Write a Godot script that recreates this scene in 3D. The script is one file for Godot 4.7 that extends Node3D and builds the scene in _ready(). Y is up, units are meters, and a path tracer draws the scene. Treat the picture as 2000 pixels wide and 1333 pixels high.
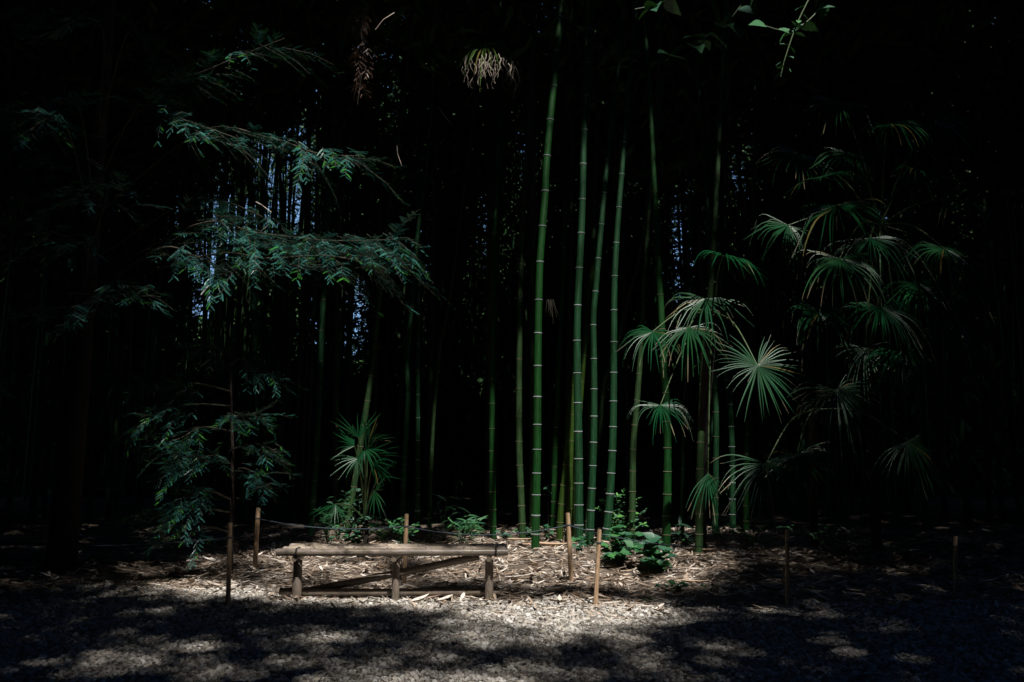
extends Node3D

# ---------------------------------------------------------------- camera model
const FPX := 1600.0                 # focal length in pixels of the 2000 x 1333 photograph
const CAM := Vector3(0, 1.2, 0)
const PITCH := 8.13                 # degrees upwards
const TO_SUN := Vector3(0.16, 0.85, 0.50)
const CANOPY := 12.0

var M := {}
var taken := {}
var rng := RandomNumberGenerator.new()

func ray(px, py) -> Vector3:
	var v := Vector3((px - 1000.0) / FPX, (666.5 - py) / FPX, -1.0)
	return v.rotated(Vector3.RIGHT, deg_to_rad(PITCH))

func at(px, py, d) -> Vector3:      # the point on a pixel's ray at distance d along -z
	var r := ray(px, py)
	return CAM + r * (d / -r.z)

func on_ground(px, py) -> Vector3:
	var r := ray(px, py)
	return CAM + r * (CAM.y / -r.y)

func rnd(a: float, b: float) -> float:
	return rng.randf_range(a, b)

# ---------------------------------------------------------------- nodes
func numbered(called: String) -> String:
	if not taken.has(called):
		taken[called] = 0
		return called
	taken[called] += 1
	return "%s_%03d" % [called, taken[called]]

func tag(o, label, category, group = "", kind = ""):
	if label != "": o.set_meta("label", label)
	if category != "": o.set_meta("category", category)
	if group != "": o.set_meta("group", group)
	if kind != "": o.set_meta("kind", kind)
	return o

func thing(called, where: Vector3, label, category, group = "") -> Node3D:
	var o := Node3D.new()
	o.name = numbered(called)
	add_child(o)
	o.position = where
	return tag(o, label, category, group)

func put(called, mesh: Mesh, mat, parent = null, xf := Transform3D.IDENTITY) -> MeshInstance3D:
	var o := MeshInstance3D.new()
	o.mesh = mesh
	if mat != null: o.material_override = mat
	if parent == null:
		o.name = numbered(called)
		add_child(o)
	else:
		o.name = called
		parent.add_child(o, true)
	o.transform = xf
	o.cast_shadow = GeometryInstance3D.SHADOW_CASTING_SETTING_ON
	return o

func scatter(called, mesh: Mesh, mat, xfs: Array, cols: Array, parent = null) -> MultiMeshInstance3D:
	var mm := MultiMesh.new()
	mm.transform_format = MultiMesh.TRANSFORM_3D
	mm.use_colors = true
	mm.mesh = mesh
	mm.instance_count = xfs.size()
	var b := PackedFloat32Array()
	b.resize(xfs.size() * 16)
	var k := 0
	for i in xfs.size():
		var t: Transform3D = xfs[i]
		var c: Color = cols[i]
		b[k] = t.basis.x.x; b[k + 1] = t.basis.y.x; b[k + 2] = t.basis.z.x; b[k + 3] = t.origin.x
		b[k + 4] = t.basis.x.y; b[k + 5] = t.basis.y.y; b[k + 6] = t.basis.z.y; b[k + 7] = t.origin.y
		b[k + 8] = t.basis.x.z; b[k + 9] = t.basis.y.z; b[k + 10] = t.basis.z.z; b[k + 11] = t.origin.z
		b[k + 12] = c.r; b[k + 13] = c.g; b[k + 14] = c.b; b[k + 15] = 1.0
		k += 16
	mm.buffer = b
	var o := MultiMeshInstance3D.new()
	o.multimesh = mm
	o.material_override = mat
	if parent == null:
		o.name = numbered(called)
		add_child(o)
	else:
		o.name = called
		parent.add_child(o, true)
	return o

# ---------------------------------------------------------------- meshes
class Geo:
	var v := PackedVector3Array()
	var n := PackedVector3Array()
	var c := PackedColorArray()
	var uv := PackedVector2Array()
	var ix := PackedInt32Array()
	func add(p: Vector3, nn: Vector3, col := Color.WHITE, t := Vector2.ZERO) -> int:
		v.append(p); n.append(nn); c.append(col); uv.append(t)
		return v.size() - 1
	func tri(a: int, b: int, d: int):
		ix.append(a); ix.append(b); ix.append(d)
	func quad(a: int, b: int, d: int, e: int):
		tri(a, b, d); tri(a, d, e)
	func join(g: Geo, t: Transform3D, col: Color):
		var base := v.size()
		v.append_array(t * g.v)
		n.append_array(Transform3D(t.basis.orthonormalized(), Vector3.ZERO) * g.n)
		uv.append_array(g.uv)
		var cc := PackedColorArray(); cc.resize(g.v.size()); cc.fill(col)
		c.append_array(cc)
		for i in g.ix: ix.append(i + base)
	func face_out():                # front faces run clockwise as seen from where the normals point
		for i in range(0, ix.size(), 3):
			var a := v[ix[i]]
			if (v[ix[i + 1]] - a).cross(v[ix[i + 2]] - a).dot(n[ix[i]] + n[ix[i + 1]] + n[ix[i + 2]]) > 0.0:
				var k := ix[i + 1]
				ix[i + 1] = ix[i + 2]
				ix[i + 2] = k
	func mesh() -> ArrayMesh:
		if ix.size() < 30000: face_out()
		var a := []
		a.resize(Mesh.ARRAY_MAX)
		a[Mesh.ARRAY_VERTEX] = v; a[Mesh.ARRAY_NORMAL] = n; a[Mesh.ARRAY_COLOR] = c
		a[Mesh.ARRAY_TEX_UV] = uv; a[Mesh.ARRAY_INDEX] = ix
		var m := ArrayMesh.new()
		m.add_surface_from_arrays(Mesh.PRIMITIVE_TRIANGLES, a)
		return m

# a tube along points with a radius for each, closed by caps
func tube(g: Geo, pts: Array, rad: Array, sides := 10, caps := true, col := Color.WHITE, vscale := 1.0):
	var rows := []
	var side := Vector3.RIGHT
	var run := 0.0
	for i in pts.size():
		var a: Vector3 = pts[max(i - 1, 0)]
		var b: Vector3 = pts[min(i + 1, pts.size() - 1)]
		var t := (b - a).normalized()
		if i == 0:
			side = t.cross(Vector3.FORWARD if abs(t.dot(Vector3.FORWARD)) < 0.8 else Vector3.UP).normalized()
		else:
			run += (pts[i] - pts[i - 1]).length()
		side = (side - t * side.dot(t)).normalized()
		var up := t.cross(side)
		var row := []
		for k in sides + 1:
			var w := TAU * k / sides
			var dir := side * cos(w) + up * sin(w)
			row.append(g.add(pts[i] + dir * rad[i], dir, col, Vector2(float(k) / sides, run * vscale)))
		rows.append(row)
	for i in rows.size() - 1:
		for k in sides:
			g.quad(rows[i][k], rows[i + 1][k], rows[i + 1][k + 1], rows[i][k + 1])
	if caps:
		for e in [0, rows.size() - 1]:
			var j: int = 1 if e == 0 else rows.size() - 2
			var nn: Vector3 = (pts[e] - pts[j]).normalized()
			var mid := g.add(pts[e], nn, col)
			var rim := []
			for k in sides + 1: rim.append(g.add(g.v[rows[e][k]], nn, col))
			for k in sides:
				if e == 0: g.tri(mid, rim[k + 1], rim[k])
				else: g.tri(mid, rim[k], rim[k + 1])

func smooth_path(pts: Array, steps := 6) -> Array:
	var out := []
	for i in pts.size() - 1:
		var p0: Vector3 = pts[max(i - 1, 0)]
		var p3: Vector3 = pts[min(i + 2, pts.size() - 1)]
		for k in steps:
			out.append((pts[i] as Vector3).cubic_interpolate(pts[i + 1], p0, p3, float(k) / steps))
	out.append(pts[-1])
	return out

func simple_tube(pts, r0, r1, sides := 8, col := Color.WHITE) -> ArrayMesh:
	var g := Geo.new()
	var rad := []
	for i in pts.size(): rad.append(lerp(float(r0), float(r1), float(i) / max(1, pts.size() - 1)))
	tube(g, pts, rad, sides, true, col)
	return g.mesh()

# a leaf blade along +x, from 0 to 1, folded along its midrib; shape gives half widths
func blade(g: Geo, length: float, half: float, fold: float, droop: float, shape: Array, col := Color.WHITE, tip := Color(-1, 0, 0)):
	var n := shape.size()
	var rows := []
	for i in n:
		var t := float(i) / (n - 1)
		var x := length * t
		var y := -droop * length * t * t
		var w: float = half * shape[i]
		var cc := col if tip.r < 0.0 or t < 0.86 else tip
		var nl := Vector3(0.0, 1.0, -fold).normalized()
		var nr := Vector3(0.0, 1.0, fold).normalized()
		rows.append([g.add(Vector3(x, y + w * fold, -w), Vector3(nl.x, nl.y, -nl.z), cc, Vector2(t, 0)), g.add(Vector3(x, y, 0), Vector3.UP, cc, Vector2(t, 0.5)), g.add(Vector3(x, y + w * fold, w), Vector3(nr.x, nr.y, -nr.z), cc, Vector2(t, 1))])
	for i in n - 1:
		g.quad(rows[i][0], rows[i + 1][0], rows[i + 1][1], rows[i][1])
		g.quad(rows[i][1], rows[i + 1][1], rows[i + 1][2], rows[i][2])

func leaf_mesh(length, half, fold, droop, shape) -> ArrayMesh:
	var g := Geo.new()
	blade(g, length, half, fold, droop, shape)
	return g.mesh()

func frame_of(dir: Vector3, up := Vector3.UP) -> Basis:   # x along dir, y as near to up as it gets
	var x := dir.normalized()
	if abs(x.dot(up.normalized())) > 0.98: up = Vector3(0.3, 0.1, 1)
	var z := x.cross(up).normalized()
	return Basis(x, z.cross(x), z)

# ---------------------------------------------------------------- materials
func mat(color: Color, rough := 0.6, vertex := false) -> StandardMaterial3D:
	var m := StandardMaterial3D.new()
	m.albedo_color = Color(color.r, color.g, color.b).linear_to_srgb()
	m.roughness = rough
	m.vertex_color_use_as_albedo = vertex
	m.cull_mode = BaseMaterial3D.CULL_DISABLED
	return m

func streaks(seed_: int, w: int, h: int, base: Color, vary: float, fx: float, fy: float, spots := 0.0, spot_color := Color(0.3, 0.3, 0.28)) -> ImageTexture:
	var f := FastNoiseLite.new(); f.seed = seed_; f.frequency = 1.0; f.fractal_octaves = 4
	var s := FastNoiseLite.new(); s.seed = seed_ + 7; s.frequency = 1.0; s.fractal_octaves = 3
	var im := Image.create(w, h, false, Image.FORMAT_RGB8)
	for y in h:
		for x in w:
			var a := TAU * x / w
			var b := TAU * y / h
			var p := f.get_noise_3d(cos(a) * fx, sin(a) * fx, float(y) / h * fy)
			var q := s.get_noise_3d(cos(a) * 1.5 + 4.0, sin(a) * 1.5, sin(b) * 2.0 + cos(b))
			var k := 1.0 + vary * p + vary * 0.8 * q
			var c := Color(base.r * k, base.g * k, base.b * k * (1.0 + 0.3 * q))
			if spots > 0.0:
				var z := s.get_noise_3d(cos(a) * 6.0, sin(a) * 6.0, float(y) / h * 24.0)
				c = c.lerp(spot_color, clampf((z - 0.22) * 6.0, 0.0, 1.0) * spots)
			im.set_pixel(x, y, c.linear_to_srgb())
	im.generate_mipmaps()
	return ImageTexture.create_from_image(im)

func textured(tex, rough := 0.6, scale_ := Vector3.ONE) -> StandardMaterial3D:
	var m := StandardMaterial3D.new()
	m.albedo_texture = tex
	m.roughness = rough
	m.uv1_scale = scale_
	return m

func soil_texture(seed_: int, a: Color, b: Color, c: Color, fine: float) -> ImageTexture:
	var f := FastNoiseLite.new(); f.seed = seed_; f.frequency = 0.02; f.fractal_octaves = 5
	var g := FastNoiseLite.new(); g.seed = seed_ + 3; g.frequency = fine; g.noise_type = FastNoiseLite.TYPE_CELLULAR
	var im := Image.create(512, 512, false, Image.FORMAT_RGB8)
	for y in 512:
		for x in 512:
			var p := f.get_noise_2d(x, y) * 0.5 + 0.5
			var q := g.get_noise_2d(x, y) * 0.5 + 0.5
			im.set_pixel(x, y, a.lerp(b, p).lerp(c, q * 0.6).linear_to_srgb())
	im.generate_mipmaps()
	return ImageTexture.create_from_image(im)

func make_materials():
	M.culm_deep = textured(streaks(1, 128, 512, Color(0.004, 0.046, 0.006), 0.7, 5.0, 3.0, 0.25, Color(0.05, 0.085, 0.04)), 0.55)
	M.culm_wax = textured(streaks(2, 128, 512, Color(0.005, 0.044, 0.013), 0.7, 6.0, 3.0, 0.4, Color(0.050, 0.090, 0.072)), 0.6)
	M.culm_yellow = textured(streaks(3, 128, 512, Color(0.022, 0.054, 0.007), 0.6, 5.0, 3.0, 0.3, Color(0.10, 0.10, 0.04)), 0.45)
	M.culm_old = textured(streaks(4, 128, 512, Color(0.017, 0.048, 0.012), 0.6, 4.0, 4.0, 0.55, Color(0.07, 0.09, 0.06)), 0.6)
	for k in ["culm_deep", "culm_wax", "culm_yellow", "culm_old"]:
		M[k].uv1_scale = Vector3(1, 0.4, 1)
		M[k].metallic_specular = 0.35
	M.ring_wax = mat(Color(0.22, 0.25, 0.255), 0.7)
	M.ring_dull = mat(Color(0.15, 0.13, 0.085), 0.7)
	M.pole_pale = textured(streaks(5, 128, 256, Color(0.38, 0.31, 0.24), 0.6, 7.0, 2.5, 0.6, Color(0.10, 0.075, 0.055)), 0.5)
	M.pole_grey = textured(streaks(6, 128, 256, Color(0.19, 0.155, 0.125), 0.7, 7.0, 2.5, 0.6, Color(0.06, 0.05, 0.04)), 0.36)
	M.stake = textured(streaks(8, 128, 256, Color(0.44, 0.30, 0.185), 0.5, 6.0, 3.0, 0.5, Color(0.13, 0.08, 0.05)), 0.55)
	M.cut = mat(Color(0.40, 0.30, 0.19), 0.8)
	M.lashing = mat(Color(0.02, 0.018, 0.016), 0.8)
	M.rope = mat(Color(0.055, 0.075, 0.10), 0.7)
	M.bark = textured(streaks(10, 128, 256, Color(0.030, 0.021, 0.016), 0.8, 6.0, 5.0), 0.9)
	M.fibre = textured(streaks(15, 128, 256, Color(0.012, 0.009, 0.007), 0.8, 9.0, 6.0), 0.95)
	M.twig = mat(Color(0.045, 0.040, 0.026), 0.8)
	M.leafy = mat(Color.WHITE, 0.42, true)
	M.fan = mat(Color.WHITE, 0.27, true)
	M.fan.metallic_specular = 0.28
	M.needles = mat(Color.WHITE, 0.32, true)
	M.canopy = mat(Color.WHITE, 0.7, true)
	M.stones = mat(Color.WHITE, 0.85, true)
	M.litter = mat(Color.WHITE, 0.75, true)
	M.petiole = mat(Color(0.05, 0.09, 0.03), 0.5)
	for i in 5:
		M["leaf_%d" % i] = mat([Color(0.030, 0.125, 0.045), Color(0.045, 0.17, 0.045), Color(0.025, 0.095, 0.05), Color(0.06, 0.14, 0.09), Color(0.075, 0.22, 0.04)][i], [0.5, 0.55, 0.5, 0.42, 0.55][i])
		(M["leaf_%d" % i] as StandardMaterial3D).backlight_enabled = true
		(M["leaf_%d" % i] as StandardMaterial3D).backlight = Color(0.05, 0.12, 0.02)
	var soil := StandardMaterial3D.new()
	soil.albedo_texture = soil_texture(11, Color(0.075, 0.058, 0.045), Color(0.16, 0.125, 0.095), Color(0.24, 0.19, 0.15), 0.12)
	soil.uv1_triplanar = true; soil.uv1_world_triplanar = true; soil.uv1_scale = Vector3(0.7, 0.7, 0.7)
	soil.roughness = 0.95
	M.soil = soil
	var grit := StandardMaterial3D.new()
	grit.albedo_texture = soil_texture(21, Color(0.10, 0.09, 0.078), Color(0.17, 0.153, 0.133), Color(0.07, 0.062, 0.053), 0.2)
	grit.uv1_triplanar = true; grit.uv1_world_triplanar = true; grit.uv1_scale = Vector3(1.3, 1.3, 1.3)
	grit.roughness = 0.95
	M.grit = grit
	M.meadow = mat(Color(0.07, 0.12, 0.035), 0.9)

# ---------------------------------------------------------------- terrain
var land := FastNoiseLite.new()
func floor_y(x: float, z: float) -> float:
	var back := smoothstep(-7.2, -9.0, z)
	var y := land.get_noise_2d(x * 1.0, z * 1.0) * lerpf(0.02, 0.09, back)
	y += 0.06 * back
	# the leaf mound round the culms to the right of the bench
	y += 0.07 * exp(-pow((x - 0.9) / 1.4, 2.0) - pow((z + 9.4) / 0.9, 2.0))
	return y

func patch(x0, x1, z0, z1, step_, lift := 0.0, edge := false) -> ArrayMesh:
	var g := Geo.new()
	var nx := int((x1 - x0) / step_)
	var nz := int((z1 - z0) / step_)
	for j in nz + 1:
		for i in nx + 1:
			var x: float = x0 + step_ * i
			var z: float = z0 + step_ * j
			var y := floor_y(x, z) + lift
			if edge:                                  # the path's sheet dips under the soil along its ragged rim
				y -= clampf((path_edge(x) - z) * 0.25, -0.012, 0.1)
			var e := 0.05
			var nn := Vector3(floor_y(x - e, z) - floor_y(x + e, z), 2.0 * e, floor_y(x, z - e) - floor_y(x, z + e)).normalized()
			g.add(Vector3(x, y, z), nn)
	for j in nz:
		for i in nx:
			var a := j * (nx + 1) + i
			g.quad(a, a + 1, a + nx + 2, a + nx + 1)
	return g.mesh()

func path_edge(x: float) -> float:
	return -7.35 + 0.35 * sin(x * 0.7 + 0.6) + land.get_noise_2d(x * 2.0, 40.0) * 0.4 + 0.25 * smoothstep(1.2, 3.0, x)

# ---------------------------------------------------------------- canopy gaps: shaped into the unseen crowns so sun reaches chosen spots
# [x, z, half width, half depth, share of leaves left] on the level of the crowns, in metres
var gaps := []
func sun_over(p: Vector3) -> Vector2:          # where the sun ray through p meets the level of the crowns
	var k := (CANOPY - p.y) / TO_SUN.y
	return Vector2(p.x + TO_SUN.x * k, p.z + TO_SUN.z * k)

func gap(p: Vector3, rx: float, rz: float, left := 0.0):
	var q := sun_over(p)
	gaps.append([q.x, q.y, rx, rz, left])

var edge_noise := FastNoiseLite.new()
func leaves_left(x: float, z: float) -> float:
	var best := 1.0
	var wob := edge_noise.get_noise_2d(x, z)
	for g in gaps:
		var u: float = (x - g[0]) / g[2]
		var w: float = (z - g[1]) / g[3]
		var r := sqrt(u * u + w * w) + wob * 0.55
		var s: float = lerpf(g[4], 1.0, smoothstep(0.86, 1.12, r))
		best = minf(best, s)
	return best

# ---------------------------------------------------------------- bamboo
var ring_mesh: ArrayMesh
func make_ring():
	var g := Geo.new()
	var prof := [[0.98, -1.0], [1.05, -0.85], [1.03, -0.1], [1.13, 0.15], [1.15, 0.45], [1.03, 0.8], [0.98, 1.0]]
	for p in prof.size():
		for k in 15:
			var w := TAU * k / 14
			g.add(Vector3(cos(w) * prof[p][0], prof[p][1], sin(w) * prof[p][0]), Vector3(cos(w), 0.25 if p > 3 else -0.1, sin(w)).normalized())
	for p in prof.size() - 1:
		for k in 14:
			g.quad(p * 15 + k, p * 15 + k + 1, p * 15 + k + 16, p * 15 + k + 15)
	ring_mesh = g.mesh()

func culm(base_px: Array, pts: Array, w0: float, w1: float, material: String, waxy: bool, label: String, height := 13.0) -> Node3D:
	var base := on_ground(base_px[0], base_px[1])
	var d := -base.z
	base.y = floor_y(base.x, base.z)
	var o := thing("bamboo_culm", base, label, "bamboo")
	var line := [Vector3(0, -0.08, 0)]
	for p in pts:
		line.append(at(p[0], p[1], d) - base)
	var last: Vector3 = line[-1]
	var slope: Vector3 = (last - line[-2]).normalized()
	var r0 := w0 * d / FPX / 2.0
	var r1 := w1 * d / FPX / 2.0
	var seen := last.y
	while last.y < height:
		slope = (slope + Vector3(rnd(-0.03, 0.03), 0.03, rnd(-0.05, 0.02))).normalized()
		last += slope * 1.2
		line.append(last)
	var path := smooth_path(line, 7)
	# nodes along the height
	var nodes := []
	var h := rnd(0.04, 0.16)
	var s := rnd(0.20, 0.24)
	while h < height - 0.5:
		nodes.append(h)
		h += s * rnd(0.95, 1.05)
		s = minf(s * 1.085, 0.47)
	var cur := Curve3D.new()
	cur.bake_interval = 0.05
	for p in path: cur.add_point(p)
	var total := cur.get_baked_length()
	var radius := func(y): return lerpf(r0, r1, clampf(y / maxf(seen, 1.0), 0.0, 1.0)) if y < seen else maxf(r1 * (1.0 - (y - seen) / (height - seen + 3.0)), 0.006)
	var g := Geo.new()
	var rows := []
	var rad := []
	var stations := [0.0]
	var prev := 0.0
	for n in nodes:
		stations.append_array([lerpf(prev, n, 0.33), lerpf(prev, n, 0.66), n - 0.02, n, n + 0.02])
		prev = n
	stations.append(total - 0.05)
	for q in stations:
		var st: float = q
		rows.append(cur.sample_baked(clampf(st, 0.0, total), true))
		var swell := 1.03 if nodes.has(st) else 1.0
		rad.append(radius.call(st) * swell)
	tube(g, rows, rad, 14)
	put("culm", g.mesh(), M[material], o)
	for n in nodes:
		if n > seen + 1.5: break
		var a := cur.sample_baked(n - 0.03, true)
		var b := cur.sample_baked(n + 0.03, true)
		var r: float = radius.call(n)
		var up := (b - a).normalized()
		var xx := up.cross(Vector3.BACK).normalized()
		var hh := r * rnd(0.13, 0.20) * (1.25 if waxy else 0.7)
		put("node_ring", ring_mesh, M.ring_wax if waxy else M.ring_dull, o, Transform3D(Basis(xx * r, up * hh, xx.cross(up) * r), (a + b) * 0.5))
	return o

func build_culms():
	make_ring()
	culm([963, 1062], [[963, 1037], [961, 873], [961, 757], [962, 690], [962.5, 588], [964, 495]], 13, 9, "culm_deep", false, "straight green bamboo culm rising just behind the right end of the bench")
	culm([1021, 1067], [[1019, 1000], [1014, 873], [1014, 711], [1016, 600], [1018, 525], [1022, 405]], 13.5, 10, "culm_old", false, "olive green bamboo culm crossed by the rope, swaying at its foot, close behind the bench")
	culm([1045, 1099], [[1046, 1040], [1049, 880], [1050.5, 684], [1053.5, 537], [1058.5, 457], [1064.6, 379], [1068.5, 303], [1083, 150], [1097, 0]], 16, 13, "culm_deep", true, "tall green bamboo culm standing alone in the leaf litter beyond the bench end")
	culm([1131.6, 1088], [[1131, 1035], [1130, 880], [1127, 690], [1129, 579], [1136.6, 424], [1141, 252], [1147, 160]], 17, 12, "culm_wax", true, "thickest bamboo culm with white waxy rings, right behind the pale rope stake")
	culm([1151, 1080], [[1155, 990], [1160, 835], [1160, 690], [1159, 625], [1165, 549], [1172, 470]], 14.5, 11, "culm_wax", true, "waxy ringed bamboo culm between two others, second of the close trio behind the stakes")
	culm([1180, 1082], [[1186, 1030], [1191, 976], [1197, 850], [1199, 690], [1200, 560], [1205, 460], [1211, 380]], 16, 11, "culm_wax", true, "waxy ringed bamboo culm bending outward at its foot behind the forward stake")
	culm([1118, 1058], [[1128, 860], [1138.5, 713], [1145, 633], [1153.7, 549], [1167.5, 462], [1180, 375], [1187.6, 300], [1195, 240]], 12.5, 9.5, "culm_yellow", false, "yellowish green bamboo culm leaning behind the thickest ringed culm")
	culm([1146, 1056], [[1156, 930], [1169, 853], [1185, 737], [1210, 663], [1225, 591], [1245.5, 520], [1256, 460]], 12, 9, "culm_old", false, "strongly slanting bamboo culm crossing behind the trio of ringed culms")
	culm([1234, 1078.6], [[1235, 1000], [1237, 872], [1242, 812], [1251, 696], [1256.6, 610], [1259, 539], [1263, 480]], 14, 9, "culm_old", false, "mottled green bamboo culm growing out of the small leafed bush")
	culm([1301, 1086], [[1302.6, 1005], [1304, 900], [1302, 790], [1297, 725], [1291, 600], [1286.7, 528], [1283, 440], [1279, 370]], 17, 11, "culm_deep", false, "stout green bamboo culm bowing at mid height in front of the hanging palm leaves")
	culm([1365, 1099], [[1366, 1000], [1368, 910], [1370, 830], [1376, 681], [1385.6, 597], [1390, 540], [1396, 450]], 15.5, 11, "culm_old", false, "speckled bamboo culm striped with palm leaf shadows")
	culm([1397, 1056], [[1397, 1000], [1399, 838], [1397, 770], [1395, 700], [1392, 600]], 12.5, 10, "culm_wax", false, "grey green bamboo culm behind the speckled one under the round palm leaf")
	culm([1432, 1050], [[1431, 1000], [1430, 880], [1426, 800], [1420, 711], [1415, 620]], 12.5, 10, "culm_wax", true, "pale green bamboo culm standing below the large round palm leaf")
	culm([1457, 1046], [[1458, 950], [1459, 878], [1464, 790], [1468, 660], [1468, 570], [1472, 470]], 11.5, 9, "culm_deep", false, "slim green bamboo culm passing behind the centre of the large round palm leaf")
	culm([606, 1056], [[612, 959], [618.7, 862], [624.7, 747], [632, 557], [639, 416], [644, 337], [655, 212]], 12.5, 10, "culm_wax", false, "dim bamboo culm behind the left part of the bench, passing behind the conifer spray")
	culm([676, 1053], [[686, 985], [708, 843], [724, 739], [736, 633], [747, 525], [758, 420], [769, 340], [780, 250]], 12.5, 9, "culm_old", false, "leaning grey green bamboo culm rising out of the small palm")
	culm([786, 1057], [[789, 908], [795, 813], [797, 760], [794.5, 698], [803, 620], [812, 500], [820, 420], [834, 312], [845, 170]], 11, 7, "culm_wax", false, "slender bamboo culm behind the middle stake with a leaf tuft high up")
	culm([815, 1050], [[816, 900], [816, 780], [816, 700], [818, 600]], 9.5, 8, "culm_wax", true, "faint slim bamboo culm beside the slender tufted culm")
	culm([838, 1046], [[846, 830], [858, 690], [866, 645], [878, 585], [890, 500]], 8, 6, "culm_old", false, "thin slanting bamboo culm in the gloom behind the bench")
	culm([1080, 1048], [[1082, 1000], [1083, 921], [1084, 863], [1089, 803], [1091, 737], [1097, 600], [1102, 480]], 12.5, 9, "culm_deep", false, "dull green bamboo culm behind the rope with ivy at its foot")
	culm([1092, 1064], [[1095, 1011], [1098.5, 967], [1105, 915], [1110, 853], [1116, 784], [1124, 690]], 13.5, 10, "culm_yellow", false, "yellow green bamboo culm tilting toward the thickest ringed culm")
	culm([1104, 1080], [[1109, 1042], [1114, 979], [1115, 919], [1117, 856], [1121, 760]], 10, 8, "culm_yellow", false, "narrow yellow green bamboo culm directly behind the pale rope stake")
	culm([1332, 1072], [[1333, 986], [1334, 932], [1337, 800]], 9, 6, "culm_wax", false, "thin young bamboo culm between the stout culm and the speckled culm")
	culm([1374, 1053], [[1377, 966], [1388, 855], [1398, 760]], 6.5, 5, "culm_wax", false, "thinnest blue grey bamboo culm slanting behind the speckled culm")

# ---------------------------------------------------------------- thicket behind
func thicket_culms():
	var variants := []
	for v in 7:
		var g := Geo.new()
		var pts := []
		var rad := []
		var r := 1.0
		var bend := Vector3(rnd(-0.5, 0.5), 0, rnd(-0.5, 0.5))
		var h := -0.2
		var s := 0.22
		var H := 17.0
		while h < H:
			var t := h / H
			var off := bend * t * t * 2.0
			var rr := maxf(0.046 * (1.0 - 0.85 * t * t), 0.004)
			pts.append(off + Vector3(0, h, 0)); rad.append(rr)
			pts.append(off + Vector3(0, h + 0.008, 0)); rad.append(rr * 1.1)
			pts.append(off + Vector3(0, h + 0.02, 0)); rad.append(rr)
			h += s
			s = minf(s * 1.06, 0.45)
		tube(g, pts, rad, 9)
		variants.append(g.mesh())
	var mats := [M.culm_deep, M.culm_old, M.culm_wax, M.culm_old]
	var n := 0
	var spots := []
	while n < 285:
		var z := -13.0 - 19.0 * pow(rng.randf(), 0.8)
		var x := rnd(-0.68, 0.68) * -z
		if n > 235:                      # a close stand of thinner culms along the grove's far edge
			z = rnd(-31, -24)
			x = (rnd(380, 660) - 1000.0) / FPX * -z
		var ok := true
		for q in spots:
			if Vector2(x, z).distance_to(q) < 0.32: ok = false; break
		if not ok: continue
		spots.append(Vector2(x, z))
		var k := rnd(0.75, 1.2)
		var b := Basis(Vector3.UP, rnd(0, TAU)).scaled(Vector3(k, rnd(0.9, 1.1), k))
		var lean := Basis(Vector3(rnd(-1, 1), 0, rnd(-1, 1)).normalized(), deg_to_rad(rnd(0, 3.5)))
		var o := put("thicket_bamboo", variants[n % 7], mats[rng.randi() % 4], null, Transform3D(lean * b, Vector3(x, floor_y(x, z) - 0.1, z)))
		tag(o, "dark bamboo culm standing in the shaded thicket behind the green culms", "bamboo", "culms of the shaded thicket")
		n += 1

func clump_mesh(seed_: int, count: int, length: float, half: float, spread: float, flat := 0.7) -> ArrayMesh:
	var r := RandomNumberGenerator.new()
	r.seed = seed_
	var g := Geo.new()
	for i in count:
		var dir := Vector3(r.randf_range(-1, 1), r.randf_range(-1.0, 0.5) * flat, r.randf_range(-1, 1)).normalized()
		var up := Vector3(r.randf_range(-0.7, 0.7), 1, r.randf_range(-0.7, 0.7)).normalized()
		var b := frame_of(dir, up)
		var p := Vector3(r.randf_range(-1, 1), r.randf_range(-1, 1) * flat, r.randf_range(-1, 1)) * spread
		var l := length * r.randf_range(0.7, 1.2)
		var w := half * r.randf_range(0.8, 1.2)
		var a0 := g.add(p, b.y)
		var a1 := g.add(p + b.x * l * 0.4 - b.z * w, b.y)
		var a2 := g.add(p + b.x * l - b.y * l * 0.12, b.y)
		var a3 := g.add(p + b.x * l * 0.4 + b.z * w, b.y)
		g.quad(a0, a1, a2, a3)
	return g.mesh()

func turn() -> Basis:
	return Basis(Vector3.UP, rnd(0, TAU)) * Basis(Vector3.RIGHT, rnd(-0.5, 0.5))

# openings in the grove through which the sky or the sunlit trees beyond show:
# [middle and half width across, middle and half height, share of leaves missing], along rays as the photograph shows them
const OPENINGS := [[550, 92, 365, 140, 1.0], [425, 44, 430, 140, 0.98], [335, 26, 440, 90, 0.9], [692, 22, 390, 120, 0.95], [615, 22, 190, 130, 0.92], [392, 22, 70, 120, 0.95], [470, 30, 130, 120, 0.9], [1030, 34, 300, 110, 0.93], [1330, 36, 470, 140, 0.9], [1245, 24, 285, 90, 0.93], [830, 22, 420, 150, 0.88], [755, 24, 160, 110, 0.92], [400, 44, 590, 110, 0.93], [695, 32, 640, 110, 0.93], [945, 26, 440, 110, 0.9], [1045, 30, 20, 80, 0.92], [1430, 24, 300, 120, 0.9], [1730, 24, 400, 70, 0.9], [5, 24, 30, 60, 0.9], [1985, 24, 170, 120, 0.88], [1475, 18, 340, 120, 0.88], [600, 20, 640, 100, 0.85], [1870, 20, 60, 70, 0.85]]
var streak := FastNoiseLite.new()
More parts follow.
